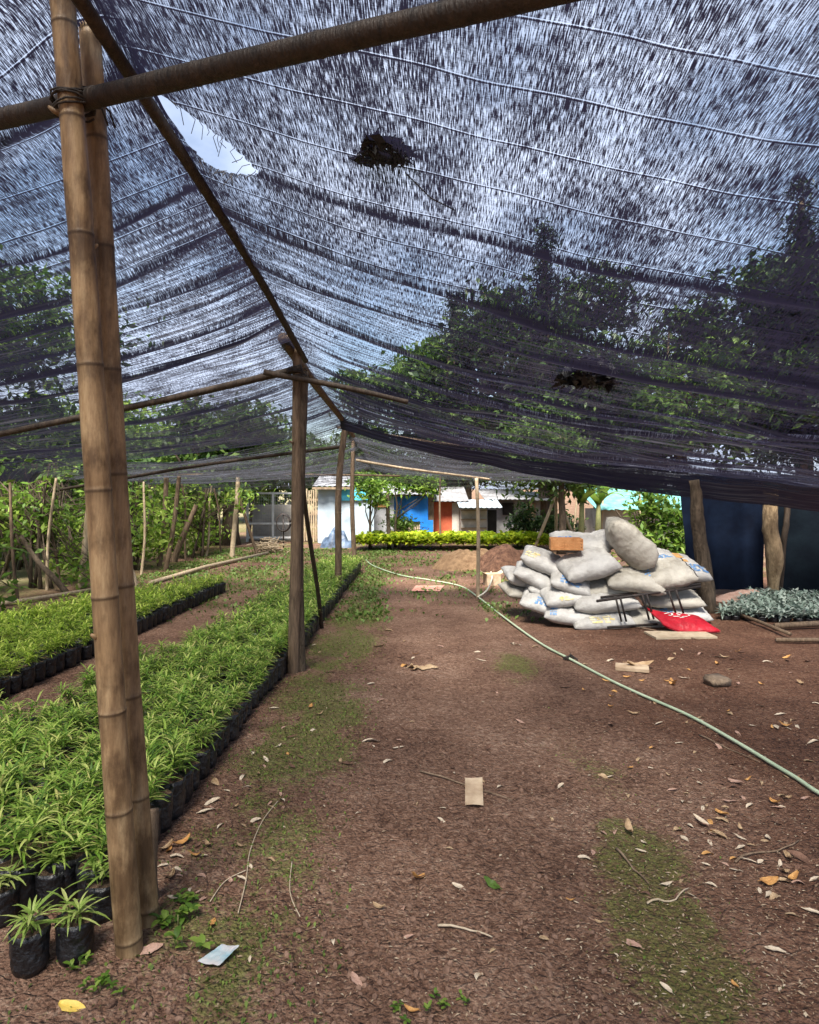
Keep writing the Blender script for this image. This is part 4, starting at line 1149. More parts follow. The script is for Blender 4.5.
# picket fence and wire gate
d = 18.6
o = empty('picket_fence', (X(310, d), d, 0), 'pale bamboo picket fence left of the white shed', 'fence')
mb = MB(); rl = MB()
for i in range(13):
    x = X(293 + i * 2.3, d) - o.location.x; mb.box((x, 0, .72 + rnd.uniform(-.03, .03)), (.035, .025, 1.42))
for z in (.4, 1.15): rl.box((0, .035, z), (X(322, d) - X(292, d), .03, .05))
mb.build('picket', M['bamboo_pale'], o, smooth=False).name = 'pickets'; rl.build('rail', M['bamboo_pale'], o, smooth=False)
o = empty('wire_gate', (X(273, d), d, 0), 'white framed wire gate left of the picket fence', 'gate')
w = X(299, d) - X(248, d); mb = MB(); wr = MB()
for x in (-w / 2, 0, w / 2): mb.box((x, 0, .68), (.06, .05, 1.36))
for z in (.12, .5, 1.33): mb.box((0, .004, z), (w, .045, .05))
for i in range(1, 22): wr.box((-w / 2 + w * i / 22, .01, .73), (.008, .008, 1.2))
for i in range(1, 14): wr.box((0, .02, .12 + 1.2 * i / 14), (w, .008, .008))
mb.build('frame', M['white_paint'], o, smooth=False); wr.build('wire_mesh', M['zinc'], o, smooth=False)
mb = MB(); mb.box((0, 0, .5), (w * .98, .12, 1.0)); 
gw = mb.build('low_wall', M['pale_wall'], None, (X(273, d), d + .6, 0), smooth=False); tag(gw, 'low pale wall just behind the wire gate', 'wall')
# coil of wire and stick heap
p_ = gd(283, 548, .0)
mb = MB()
for k_ in range(4):
    mb.tube([(.16 * math.cos(a) * (1 + .05 * k_), .03 * k_, .62 + .2 * math.sin(a) * (1 + .04 * k_)) for a in np.linspace(0, 6.2, 22)], .01, 6)
mb.tube([(0, .06, 0), (0, .06, .84)], .02, 6)
tag(mb.build('wire_coil', M['rust'], None, p_), 'coil of dark wire hung on a stake near the picket fence', 'wire coil')
p_ = gd(268, 553); mb = MB(); rg = random.Random(5)
for _ in range(70):
    a = rg.random() * 6.28; c = Vector((rg.gauss(0, .14), rg.gauss(0, .12), abs(rg.gauss(0.0, .13)) + .03)); dl = Vector((math.cos(a), math.sin(a) * .6, rg.gauss(0, .35))) * rg.uniform(.1, .24)
    mb.tube([c - dl, c + Vector((0, 0, .02)), c + dl], rg.uniform(.006, .013), 5)
tag(mb.build('stick_heap', M['bamboo_pale'], None, p_), 'heap of cut sticks on the ground before the wire gate', 'stick heap')
# tripod of bamboo
o = empty('bamboo_tripod', (X(556, 16.0), 16.0, 0), 'tripod of three bamboo canes standing behind the sack pile', 'tripod')
ap = Vector((0, 0, Z(494, 16)))
for q_ in ((X(532, 16) - X(556, 16), -.15, 0), (X(578, 16) - X(556, 16), -.1, 0), (X(560, 16) - X(556, 16), .5, 0)):
    q_ = Vector(q_); mb = MB(); dr = (ap - q_).normalized(); mb.tube([q_, (q_ + ap) / 2 + Vector((.01, 0, 0)), ap + dr * .12], [.04, .038, .032], 9); mb.build('leg', M['bamboo_pale'], o)
# stakes around the bananas
for px, py, tx, ty, lab in ((574, 545, 578, 488, 'left thin stake behind the orange basket'), (602, 545, 603, 486, 'middle thin stake behind the top sack'), (640, 548, 639, 484, 'right thin stake beside the sunlit bush')):
    gpole(px, py, tx, ty, .028, .024, M['bamboo_pale'], lab, name='bamboo_stake', cat='stake', group='thin stakes behind the sacks', node=.4)

# ------------------------------------------------------------------ mounds, ring, box
heap('earth_mound', (gd(468, 566).x, 12.6, 0), .72, .55, .34, M['mound_tan'], 'mound of tan sawdust like earth left of the sack pile', 'mound', 2, .22, 2.6)
heap('earth_mound', (gd(507, 566).x, 12.3, 0), .74, .55, .42, M['mound_dark'], 'mound of dark brown earth right beside the tan one', 'mound', 6, .3, 2.4)
p_ = gd(517, 569); mb = MB()
for k_ in range(1):
    pts = [(.27 * math.cos(a), .27 * math.sin(a), .06) for a in np.linspace(0, 2 * math.pi, 40)]
    mb.tube(pts, .06, 10, False)
o = mb.build('tyre', M['rubber'], None, (p_.x, p_.y, 0)); tag(o, 'black rubber tyre lying flat beside the sack pile', 'tyre')
p_ = gd(492, 585); o = empty('cardboard_box', (p_.x, p_.y, 0), 'small open tan carton standing left of the sack pile', 'box', rz=.2)
mb = MB(); mb.box((0, 0, .09), (.22, .2, .18)); mb.build('carton', M['card'], o, smooth=False)
for sgn in (-1, 1):
    mb = MB(); mb.box((sgn * .15, 0, .2), (.1, .19, .006), Matrix.Rotation(-sgn * .5, 3, 'Y')); mb.build('flap', M['card_pale'], o, smooth=False)
mb = MB(); mb.grid(lambda u, v: Vector(((u - .5) * .42 + .08 * v, (v - .5) * .55, .012 + .01 * noise.noise(Vector((u * 3, v * 3, 1))))), 12, 12)
tag(mb.build('pink_sack', M['pink_mat'], None, gd(425, 589)), 'flat salmon pink sack lying on the path in the distance', 'sack')


# ------------------------------------------------------------------ sacks
def pillow(L, W, T, seed, bend=0.0, fat=0.0):
    T = T * .82
    def f(u, v, side):
        x, y = u * 2 - 1, v * 2 - 1
        ed = (max(0, 1 - abs(x) ** 4.2)) ** .6 * (max(0, 1 - abs(y) ** 3.2)) ** .5
        wid = 1 - .10 * (1 - abs(x)) * 0 - .12 * (1 - x * x) * 0
        nz = noise.fractal(Vector((x * 1.6 + seed, y * 1.6, side * 3.0)), .9, 2, 4)
        cr = noise.noise(Vector((x * 7 + seed, y * 3, 1))) * .06 * (abs(x) ** 2)
        wr = (abs(noise.noise(Vector((x * 4.5 + seed, y * 2.2, side * 2)))) - .2) * .22 + (abs(noise.noise(Vector((x * 9, y * 6 + seed, side * 2)))) - .2) * .08
        wr += .16 * math.sin(y * 15 + seed * 2 + 3 * x) * abs(x) ** 3
        px_ = x * L / 2 * (1 - .07 * abs(y) ** 2 * 0 + .03 * abs(y) * abs(x))
        py_ = y * W / 2 * (1 - .12 * abs(x) ** 3 + .05 * noise.noise(Vector((x * 2, seed, 0))))
        z = side * T / 2 * ed * (1 + (.22 if T < .3 else .10) * nz + wr * (1 if T < .3 else .6) + fat * x) + T * cr
        z -= bend * x * x
        return Vector((px_, py_, z))
    return f


def sack(cx, cy, d, L, W, T, rz=0, ry=0, rx=0, label='', prints=(), seed=0, dirty=False, bend=.0, fat=0, seam=False, group='woven sacks in the pile'):
    px, py = 500 + cx / 3.72, 500 + cy / 3.72
    f = pillow(L, W, T, seed, bend, fat)
    mb = MB(); nu, nv = 30, 20
    mb.grid(lambda u, v: f(u, v, 1), nu, nv); mb.grid(lambda u, v: f(1 - u, v, -1), nu, nv)
    o = mb.build('woven_sack', M['sack_dirty' if dirty else 'sack'])
    bm = bmesh.new(); bm.from_mesh(o.data); bmesh.ops.remove_doubles(bm, verts=bm.verts, dist=.0015); bmesh.ops.recalc_face_normals(bm, faces=bm.faces); bm.to_mesh(o.data); bm.free()
    o.location = at(px, py, d); o.rotation_euler = (rx, ry, rz)
    tag(o, label, 'sack', group)
    for (u0, u1, v0, v1, mt) in prints:
        pm = MB(); rg = random.Random(seed * 7 + 1); nl = 3
        for l_ in range(nl):                      # worn printed lines, broken up
            va = v0 + (v1 - v0) * (l_ + .1) / nl; vb = v0 + (v1 - v0) * (l_ + .1 + rg.uniform(.55, .85)) / nl
            a0 = u0 + (u1 - u0) * rg.uniform(0, .15); a1 = u1 - (u1 - u0) * rg.uniform(0, .3)
            nseg = rg.randint(2, 4)
            for q_ in range(nseg):
                s0 = a0 + (a1 - a0) * q_ / nseg; s1 = a0 + (a1 - a0) * (q_ + rg.uniform(.6, .98)) / nseg
                pm.grid(lambda a, b_: f(s0 + (s1 - s0) * a, va + (vb - va) * b_, 1) + Vector((0, -.002, .004)), 6, 4)
        pm.build('print', M[mt], o)
    if seam:
        sm = MB(); sm.tube([f(.96, v, 1) + Vector((.0, 0, .003)) for v in np.linspace(.05, .95, 14)], .006, 6); sm.build('stitching', M['sack_seam'], o)
    return o


PB, PY, PW, PR = 'print_blue', 'print_yellow', 'print_white', 'print_red'
sack(75, 335, 7.9, .42, .40, .15, .3, .05, .25, 'small white sack at the bottom left end of the pile', seed=1, dirty=True)
sack(92, 290, 7.95, .50, .42, .17, .2, .25, .3, 'white sack resting on the bottom left end sack', seed=2)
sack(165, 380, 7.55, .50, .42, .18, -.25, .25, .35, 'bottom sack with blue print facing the path, left of the yellow one', [(.3, .62, .08, .4, PB)], 3)
sack(255, 418, 7.42, .52, .42, .19, -.15, .12, .35, 'bottom sack with a round blue mark in front', [(.1, .3, .05, .35, PB)], 4)
sack(372, 438, 7.36, .66, .42, .19, .08, -.03, .35, 'bottom front sack with a yellow printed band', [(.2, .75, .06, .3, PY)], 5)
sack(520, 435, 7.45, .55, .42, .17, -.05, 0, .35, 'bottom white sack behind the left legs of the black rack', seed=6, dirty=True)
sack(665, 412, 7.6, .62, .42, .16, .05, .03, .35, 'bottom right sack with a blue mark behind the rack', [(.05, .3, .06, .35, PB)], 7)
sack(160, 330, 7.75, .40, .40, .16, .1, .3, .3, 'small white sack wedged in the left side of the pile', seed=8)
sack(230, 352, 7.5, .45, .42, .18, .1, -.1, .35, 'white sack with a yellow patch in the second layer left', [(.3, .7, .04, .16, PY)], 9)
sack(385, 372, 7.45, .72, .44, .21, .05, -.02, .3, 'long plain white sack in the middle of the second layer', seed=10, fat=-.15)
sack(630, 362, 7.62, .68, .44, .16, 0, .02, .3, 'long white sack lying just above the rack top bar', seed=11, dirty=True)
sack(143, 285, 7.75, .55, .44, .20, -.15, .5, .3, 'white sack sliding down the left flank of the pile', seed=12, bend=.04)
sack(262, 303, 7.55, .45, .42, .18, -.1, .3, .4, 'white sack with blue lettering in the third layer left', [(.15, .8, .08, .4, PB)], 13)
sack(372, 322, 7.6, .58, .42, .17, .1, -.08, .3, 'greyish sack squeezed under the big plump sack', seed=14, dirty=True)
sack(500, 295, 7.5, .62, .44, .23, -.05, .13, .35, 'cream sack with a dark folded mouth in the centre', seed=15, bend=.03, dirty=True, seam=False)
sack(612, 275, 7.55, .60, .46, .25, .12, -.16, .45, 'fat white sack with dark stitched end at the right', [(.05, .2, .3, .55, PB)], 16, seam=True, dirty=True)
sack(165, 228, 7.8, .52, .44, .22, -.2, .4, .3, 'white sack with yellow print at the upper left of the pile', [(.05, .4, .1, .3, PY)], 17)
sack(325, 242, 7.55, .62, .46, .27, .15, -.22, .4, 'big plump white sack in the upper middle', seed=18, fat=.1)
sack(295, 158, 7.95, .66, .44, .20, -.1, .08, .35, 'sack with pale blue print behind the orange basket', [(.1, .42, .08, .4, PB)], 19)
sack(372, 155, 7.95, .40, .40, .2, .2, -.3, .3, 'small bluish white sack next to the topmost upright sack', seed=20)
sack(478, 160, 7.62, .64, .50, .42, .0, .80, .16, 'biggest sack standing tilted on top of the pile', seed=21, fat=.22, dirty=True, bend=-.03)
sack(585, 215, 7.85, .42, .40, .18, 0, .1, .3, 'sack with blue edge tucked behind the topmost sack', [(.3, .9, .1, .4, PB)], 22)
sack(690, 262, 7.95, .5, .42, .22, .2, .15, .3, 'bluish white sack at the back right end of the pile', [(.4, .95, .1, .5, PB)], 23)
sack(655, 222, 8.05, .42, .36, .10, .2, .05, .3, 'thin orange tinted sack lying on top at the right end', [(.1, .8, .1, .9, 'dry_orange')], 24)

# orange basket
p_ = at(500 + 245 / 3.72, 500 + 184 / 3.72, 7.62); o = empty('plastic_basket', p_, 'orange crate sitting on the sacks at the upper left', 'crate', rz=-.12)
mb = MB(); w_, dp_, h_ = .34, .22, .125
for sx in (-1, 1): mb.box((sx * w_ / 2, 0, h_ / 2), (.012, dp_, h_))
for z in (.015, .05, .085, .118):
    for sy in (-1, 1): mb.box((0, sy * dp_ / 2, z), (w_ - .012, .01, .024))
for i in range(6):
    for sy in (-1, 1): mb.box((-w_ / 2 + w_ * (i + .5) / 6, sy * (dp_ / 2 + .009), h_ / 2), (.014, .008, h_ - .004))
mb.build('sides', M['orange'], o, smooth=False)
mb = MB(); mb.box((0, 0, .004), (w_ - .014, dp_ - .012, .008)); mb.build('bottom', M['orange'], o, smooth=False)

# black rack lying against the pile
o = empty('metal_rack', (0, 0, 0), 'dark slatted metal rack leaning in front of the sacks', 'rack')
Pc = lambda cx, cy, d: at(500 + cx / 3.72, 500 + cy / 3.72, d)
tp = MB(); tp.tube([Pc(360, 376, 7.1), Pc(745, 322, 7.45)], .015, 8); tp.tube([Pc(375, 362, 7.3), Pc(745, 312, 7.65)], .012, 8); tp.build('top_bar', M['rust'], o)
lw = MB(); lw.tube([Pc(400, 474, 7.12), Pc(585, 462, 7.18)], .013, 8); lw.build('lower_bar', M['rust'], o)
for cx0, cy0, cx1, cy1 in ((432, 368, 452, 452), (448, 366, 470, 452), (530, 355, 555, 445), (546, 353, 572, 442), (628, 340, 655, 425), (655, 336, 682, 420)):
    mb = MB(); mb.tube([Pc(cx0, cy0, 7.12), Pc(cx1, cy1, 7.16)], .011, 7); mb.build('slat', M['rust'], o)

# red printed bag on a board
o = empty('red_bag', gd(684, 632), 'bright red printed plastic bag lying on the earth by the pile', 'bag')
mb = MB(); base = o.location
def redf(u, v):
    p0 = Vector(((u - .5) * .56 + .10 * (.5 - v) * 1.2, (v - .5) * .44, 0))
    h_ = .055 * (1 - abs(2 * u - 1) ** 3) * (1 - abs(2 * v - 1) ** 3) + .05 * max(0, .25 - u) * 4 + .02 * v
    p0.y *= .62
    return p0 + Vector((0, .05, .03 + h_ + .13 * v * (1 - .35 * u) + .012 * noise.noise(Vector((u * 5, v * 5, 2)))))
mb.grid(redf, 26, 20); mb.grid(lambda u, v: redf(1 - u, v) * 1.0 - Vector((0, 0, .012)), 26, 20); mb.build('bag_body', M['red_sack'], o)
pr = MB()
for (u0, v0, ln, a) in ((.3, .7, .10, 0), (.36, .62, .07, 1.3), (.45, .75, .09, .2), (.48, .62, .08, -1.0), (.56, .7, .07, 1.2), (.62, .76, .08, .1), (.4, .52, .12, .1), (.55, .5, .1, .0), (.66, .58, .07, 1.0), (.3, .56, .06, -.9), (.72, .68, .05, 1.1), (.47, .44, .08, .15)):
    du, dv = math.cos(a) * ln / 2, math.sin(a) * ln / 2; w_ = .018
    pr.grid(lambda s_, t_: redf(u0 + du * (2 * s_ - 1) - dv / ln * w_ * 2 * (2 * t_ - 1), v0 + dv * (2 * s_ - 1) + du / ln * w_ * 2 * (2 * t_ - 1)) + Vector((0, -.001, .004)), 5, 2)
pr.build('print', M['print_white'], o)
mb = MB(); mb.box((0, 0, .012), (.62, .3, .02), Matrix.Rotation(.06, 3, 'Z'))
tag(mb.build('flat_carton', M['card_pale'], None, gd(680, 636), smooth=False), 'flattened pale carton under the red bag', 'carton')

# ------------------------------------------------------------------ right side: trunks and tarps
def rough_trunk(name, pts, rad, mat, label, cat, seed):
    base = Vector(pts[0]); P_ = [Vector(p_) - base for p_ in pts]
    fine, fr = [], []
    for i in range(len(P_) - 1):
        for k_ in range(6):
            t = k_ / 6; fine.append(P_[i].lerp(P_[i + 1], t) + Vector((noise.noise(Vector((i + t, seed, 0))), noise.noise(Vector((i + t, 0, seed))), 0)) * .02); fr.append((rad[i] + (rad[i + 1] - rad[i]) * t) * (1 + .12 * noise.noise(Vector((i * 2 + t * 3, seed, 3)))))
    fine.append(P_[-1]); fr.append(rad[-1])
    mb = MB(); mb.tube(fine, fr, 14)
    mb.v = [tuple(Vector(v_) * (1 + 0) + Vector((noise.noise(Vector(v_) * 14), noise.noise(Vector(v_) * 14 + Vector((9, 0, 0))), 0)) * .008) for v_ in mb.v]
    return tag(mb.build(name, mat, None, base), label, cat)
g = gd(706, 612); g.z = -.05
rough_trunk('trunk_post', [g, at(703, 560, 8.25), at(697, 515, 8.25), at(694, 480, 8.25)], [.12, .09, .075, .06], M['bark'], 'rough dark trunk post right of the sack pile holding the net', 'post', 1)
g = gd(772, 598); g.z = -.05
rough_trunk('trunk_post', [g, at(775, 560, 9.1), at(770, 530, 9.1), at(771, 490, 9.1)], [.05, .11, .10, .085], M['bark_pale'], 'pale split log post standing between the two dark tarps', 'post', 2)
g = gd(779, 597); g.z = -.05
rough_trunk('trunk_post', [g, at(782, 560, 9.15), at(786, 525, 9.15), at(789, 492, 9.15)], [.035, .04, .04, .035], M['bamboo_dark'], 'thin dark pole touching the pale split log post', 'post', 3)
def tarp(name, x0, x1, y0, y1, z0, z1, mat, label):
    mb = MB()
    mb.grid(lambda u, v: Vector((x0 + (x1 - x0) * u + .03 * math.sin(v * 5 + u * 4), y0 + (y1 - y0) * u + .035 * math.sin(u * 17 + v * 2) + .05 * noise.noise(Vector((u * 4, v * 3, x0))), z0 + (z1 - z0) * v)), 36, 22)
    return tag(mb.build(name, mat), label, 'tarp')
tarp('hanging_tarp', 3.75, 4.95, 9.3, 9.5, .08, 1.66, M['tarp_navy'], 'dark navy tarp hanging right of the dark trunk post')
tarp('hanging_tarp', 4.95, 7.6, 9.4, 9.0, .05, 1.66, M['tarp_teal'], 'blackish teal tarp hanging at the right edge of the view')
o = at(745, 592, 9.0); 
heap('cloth_heap', (o.x, 9.0, 0), .5, .22, .16, M['dry_pink'], 'low heap of pinkish cloth at the foot of the navy tarp', 'cloth heap', 3, .4, 1.5)
lying([gd(716, 606, .05), gd(760, 622, .05), gd(790, 634, .05)], .02, M['bamboo_grey'], 'edging_log', 'grey log edging the pale seedlings on their left side', 'log')
lying([gd(775, 626, .05), gd(850, 622, .05)], .032, M['bamboo_grey'], 'edging_log', 'bamboo log in front of the pale seedlings at right edge', 'log')
lying([gd(776, 640, .03), gd(850, 640, .03)], .022, M['bamboo_grey'], 'edging_log', 'second thinner bamboo log, nearest to camera at the right edge', 'log')

# ------------------------------------------------------------------ hose
def smooth_path(pts, k=8):
    out = []; P_ = [pts[0]] + pts + [pts[-1]]
    for i in range(1, len(P_) - 2):
        a_, b_, c_, d_ = P_[i - 1], P_[i], P_[i + 1], P_[i + 2]
        for j in range(k):
            t = j / k; out.append(.5 * ((2 * b_) + (c_ - a_) * t + (2 * a_ - 5 * b_ + 4 * c_ - d_) * t * t + (3 * b_ - a_ - 3 * c_ + d_) * t ** 3))
    return out + [pts[-1]]
hp = smooth_path([gd(x, y, .016) for x, y in ((366, 560), (374, 566), (400, 575), (430, 580), (460, 586), (478, 597), (505, 618), (540, 643), (572, 660), (610, 680), (640, 694), (690, 716), (740, 744), (790, 774), (850, 806))] + [Vector((2.55, 2.75, .016)), Vector((3.6, 2.2, .016)), Vector((5.2, 1.9, .016))])
lying(hp, .0105, M['hose'], 'garden_hose', 'long pale green hose running across the earth to the lower right', 'hose')
lying(smooth_path([gd(478, 597, .03), gd(487, 590, .08), gd(492, 578, .14), gd(491, 572, .16)]), .012, M['hose_pale'], 'garden_hose', 'short pale hose end looping up at the carton', 'hose')
mb = MB()
for k_ in range(9): 
    a = k_ * .8; mb.tube([(-.04 + .03 * math.cos(a), .03 * math.sin(a), .0), (.0, .01 * k_ - .04, .035), (.05 * math.cos(a + 1), .05 * math.sin(a), .004)], .006, 6)
tag(mb.build('cord_knot', M['rope'], None, gd(571, 659, .01)), 'dark knot of cord tied round the hose', 'knot')

# ------------------------------------------------------------------ fallen leaves and scraps
def leaf_mesh(seed, L=.07, W=.028, curl=.4):
    rg = random.Random(seed); mb = MB(); c1 = rg.uniform(-1, 1) * curl; c2 = rg.uniform(.2, 1) * curl
    def f(u, v):
        x = (u - .5) * L; w = W * (math.sin(math.pi * min(1, max(0, u * .93 + .04))) ** .75) * (1 + .3 * noise.noise(Vector((u * 5, seed, v * 1.5))))
        y = (v - .5) * w + .006 * math.sin(u * 3 + seed)
        z = c1 * x * x / L * 2.2 + c2 * (abs(v - .5) * 2) ** 1.5 * W * .45 + .004 * noise.noise(Vector((u * 4, v * 4, seed)))
        return Vector((x, y + .1 * c1 * x, z + .004))
    mb.grid(f, 9, 4)
    mb.tube([f(0, .5) + Vector((-.012, 0, .001)), f(0, .5), f(.5, .5) + Vector((0, 0, .0006))], [.0008, .0011, .0006], 5)
    return mb
LM = [[leaf_mesh(s + 10 * j, .075, w_, .5).mesh('dry_leaf', M[mt]) for s in range(5)] for j, (mt, w_) in enumerate((('dry_tan', .03), ('dry_pale', .026), ('dry_orange', .032), ('dry_brown', .03), ('dry_pink', .028)))]
def leaf_at(px, py, size, kind, label, group=None, rz=None, name='dry_leaf'):
    p_ = gd(px, py); me = LM[kind][rnd.randrange(5)]
    o = link(name, me); o.location = (p_.x, p_.y, gz(p_.x, p_.y) + .003)
    s = .8 * size * p_.y / F / .075; o.scale = (s, s, s)
    o.rotation_euler = (rnd.gauss(0, .18), rnd.gauss(0, .18), rnd.random() * 6.28 if rz is None else rz)
    return tag(o, label, 'leaf', group)
LGp = 'dry leaves on the bare earth'
o = leaf_at(72, 1008, 34, 2, 'bright yellow fallen leaf at the bottom left corner', LGp, 2.9); o.data = leaf_mesh(75, .08, .034, .5).mesh('dry_leaf', M['dry_yellow'])
o = leaf_at(492, 886, 24, 0, 'curled green fallen leaf in the middle foreground', LGp, 2.5); o.data = leaf_mesh(78, .075, .03, .8).mesh('dry_leaf', M['grass'])
for px, py, sz, kd, rz_, lab in (
    (148, 950, 36, 4, .5, 'long brown pink leaf at the foot of the nearest post'), (176, 858, 22, 1, .2, 'pale leaf by the bed edge right of the nearest post'),
    (182, 845, 24, 2, .7, 'orange leaf lying against the bags near the nearest post'), (213, 925, 18, 2, 1.4, 'orange leaf standing above the blue wrapper'),
    (418, 878, 24, 2, .9, 'orange brown leaf in the middle foreground'), (458, 887, 22, 1, 2.2, 'tan speckled leaf left of the green one'),
    (632, 943, 28, 4, 2.2, 'pinkish leaf beside the mossy streak, bottom'), (774, 950, 26, 1, 2.4, 'whitish leaf at lower right'),
    (768, 883, 26, 2, .3, 'orange leaf at right, above the whitish leaf'), (792, 916, 22, 0, 2.8, 'tan leaf near the right edge'),
    (800, 858, 28, 3, 2.6, 'dark brown leaf near the right edge'), (812, 912, 24, 1, 2.3, 'pale leaf touching the right edge'),
    (702, 822, 26, 1, 2.2, 'pale leaf in the right hand leaf cluster'), (714, 835, 30, 0, 2.4, 'long tan leaf in the right hand leaf cluster'),
    (722, 815, 20, 2, 1.8, 'small orange leaf in the right hand leaf cluster'), (357, 980, 26, 4, 2.2, 'pink brown leaf at bottom centre left'),
    (585, 858, 20, 1, .1, 'pale leaf on the mossy streak'), (628, 832, 26, 0, 1.6, 'narrow upright tan leaf on the mossy streak'),
    (255, 822, 16, 1, .4, 'pale leaf left of the path middle'), (230, 880, 14, 4, 1.8, 'small pink leaf near roots left of path'),
    (372, 742, 26, 1, .2, 'pale long leaf on the mid path'), (388, 762, 16, 1, .8, 'small pale leaf below the mid path long one'),
    (640, 669, 34, 0, .0, 'broad tan leaf beside the hose'), (250, 960, 12, 1, 1.5, 'little yellowish leaf right of the blue wrapper'),
    (666, 990, 18, 1, 2.2, 'pale leaf at bottom right of moss'), (735, 985, 14, 2, 1.5, 'small orange leaf at bottom right')):
    leaf_at(px, py, sz, kd, lab, LGp, rz_)
KN = ['tan', 'pale', 'orange', 'dark brown', 'pinkish']
for _ in range(225):
    t = rnd.random()
    if t < .45: px, py = rnd.uniform(600, 815), 650 + 250 * rnd.random() ** 1.2
    elif t < .7: px, py = rnd.uniform(300, 600), 640 + 380 * rnd.random() ** 1.1
    else:
        py = rnd.uniform(620, 900); px = 335 - (py - 600) * .55 + rnd.gauss(35, 30)
    kd = rnd.choices(range(5), (3, 4, 1.2, 3, 2))[0]
    near = 'right of the mossy streak' if px > 640 else ('by the bed edge' if px < 300 else 'on the middle path')
    leaf_at(px, py, rnd.uniform(4, 12) + (py - 600) * .02, kd, f'small {KN[kd]} dry leaf lying {near}', f'small {KN[kd]} leaves {near}')
for (cx_, cy_, n_, sx_, sy_) in ((716, 832, 9, 20, 14), (640, 688, 9, 26, 9), (792, 872, 8, 18, 14), (770, 715, 8, 30, 14), (690, 662, 8, 40, 8), (590, 668, 6, 25, 8), (800, 775, 6, 16, 10), (735, 790, 6, 24, 12), (425, 668, 7, 16, 5), (180, 868, 7, 14, 18), (215, 800, 6, 16, 20)):
    for _ in range(n_):
        kd = rnd.choices(range(5), (3, 3, 2, 3, 2))[0]; px, py = min(816, rnd.gauss(cx_, sx_)), rnd.gauss(cy_, sy_)
        near = 'in a leaf drift on the right' if px > 560 else ('in a drift on the mid path' if px > 300 else 'in a drift by the bed foot')
        leaf_at(px, py, rnd.uniform(11, 22) * (.55 + (py - 600) / 500), kd, f'{KN[kd]} dry leaf lying {near}', f'{KN[kd]} leaves {near}')
# litter flecks too small to count
V, Fq = [], []
for _ in range(7500):
    py = 600 + 420 * rnd.random() ** 1.0; px = rnd.uniform(180, 819) if rnd.random() < .6 else rnd.uniform(560, 819)
    p_ = gd(px, py); x, y = p_.x, p_.y
    if x < -.95: continue
    z = gz(x, y) + .004; l = rnd.uniform(.002, .008) * (1.6 if rnd.random() < .15 else 1); w = l * rnd.uniform(.15, .5); a = rnd.random() * 6.28
    c, s = math.cos(a), math.sin(a); o = len(V); tl = rnd.gauss(0, .3) * l
    V += [(x - c * l, y - s * l, z), (x - s * w, y + c * w, z + .002), (x + c * l, y + s * l, z + tl * .3 + .001), (x + s * w, y - c * w, z + .002)]
    Fq.append((o, o + 1, o + 2, o + 3))
tag(link('leaf_litter', np_mesh('leaf_litter', np.array(V), np.array(Fq), M['litter_mix'])), 'tiny dry leaf flecks and straw strewn over the earth', 'leaf litter', kind='stuff')
# scraps
mb = MB(); mb.grid(lambda u, v: Vector(((u - .5) * .085, (v - .5) * .19, .014 + .05 * v + .004 * math.sin(u * 3 + v * 4))), 8, 8)
o = tag(mb.build('card_scrap', M['card'], None, gd(474, 799)), 'rectangular pale card scrap lying on the middle of the path', 'card scrap'); o.rotation_euler.z = -.08
mb = MB(); mb.grid(lambda u, v: Vector(((u - .5) * .075 * (1 - .25 * v) + .012 * v, (v - .5) * .085 + .02 * u, .012 + .008 * abs(u - .4) + .012 * v + .004 * noise.noise(Vector((u * 5, v * 5, 3))))), 12, 12)
o = tag(mb.build('plastic_wrapper', M['wrap'], None, gd(216, 962)), 'crumpled blue and pink wrapper near the nearest post', 'wrapper'); o.rotation_euler.z = -.5
mb = MB(); mb.grid(lambda u, v: Vector(((u - .5) * .27 * (1 - .3 * v), ((v - .5) * .2 * (.35 + .8 * abs(noise.noise(Vector((u * 5, 3, 1)))))) + .03 * math.sin(u * 9), .010 + .005 * math.sin(u * 7 + v * 3))), 24, 6)
tag(mb.build('bark_scrap', M['dry_tan'], None, gd(422, 668)), 'ragged orange brown bark scrap lying on the mid path', 'bark scrap')
mb = MB(); mb.box((0, 0, .03), (.16, .14, .07), Matrix.Rotation(.4, 3, 'Z')); o = mb.build('brick_lump', M['stone'], None, gd(717, 685))
bm = bmesh.new(); bm.from_mesh(o.data); bmesh.ops.bevel(bm, geom=bm.edges[:], offset=.014, segments=2, affect='EDGES')
for v_ in bm.verts: v_.co += Vector((noise.noise(v_.co * 30), noise.noise(v_.co * 30 + Vector((3, 3, 3))), noise.noise(v_.co * 22))) * .012
bm.to_mesh(o.data); bm.free(); tag(o, 'brown broken brick lump on the earth below the red bag', 'brick lump')
mb = MB(); mb.box((0, 0, .02), (.26, .16, .025), Matrix.Rotation(-.3, 3, 'Z')); tag(mb.build('board_scrap', M['card'], None, gd(632, 670), smooth=False), 'flat tan board scrap just above the hose', 'board scrap')
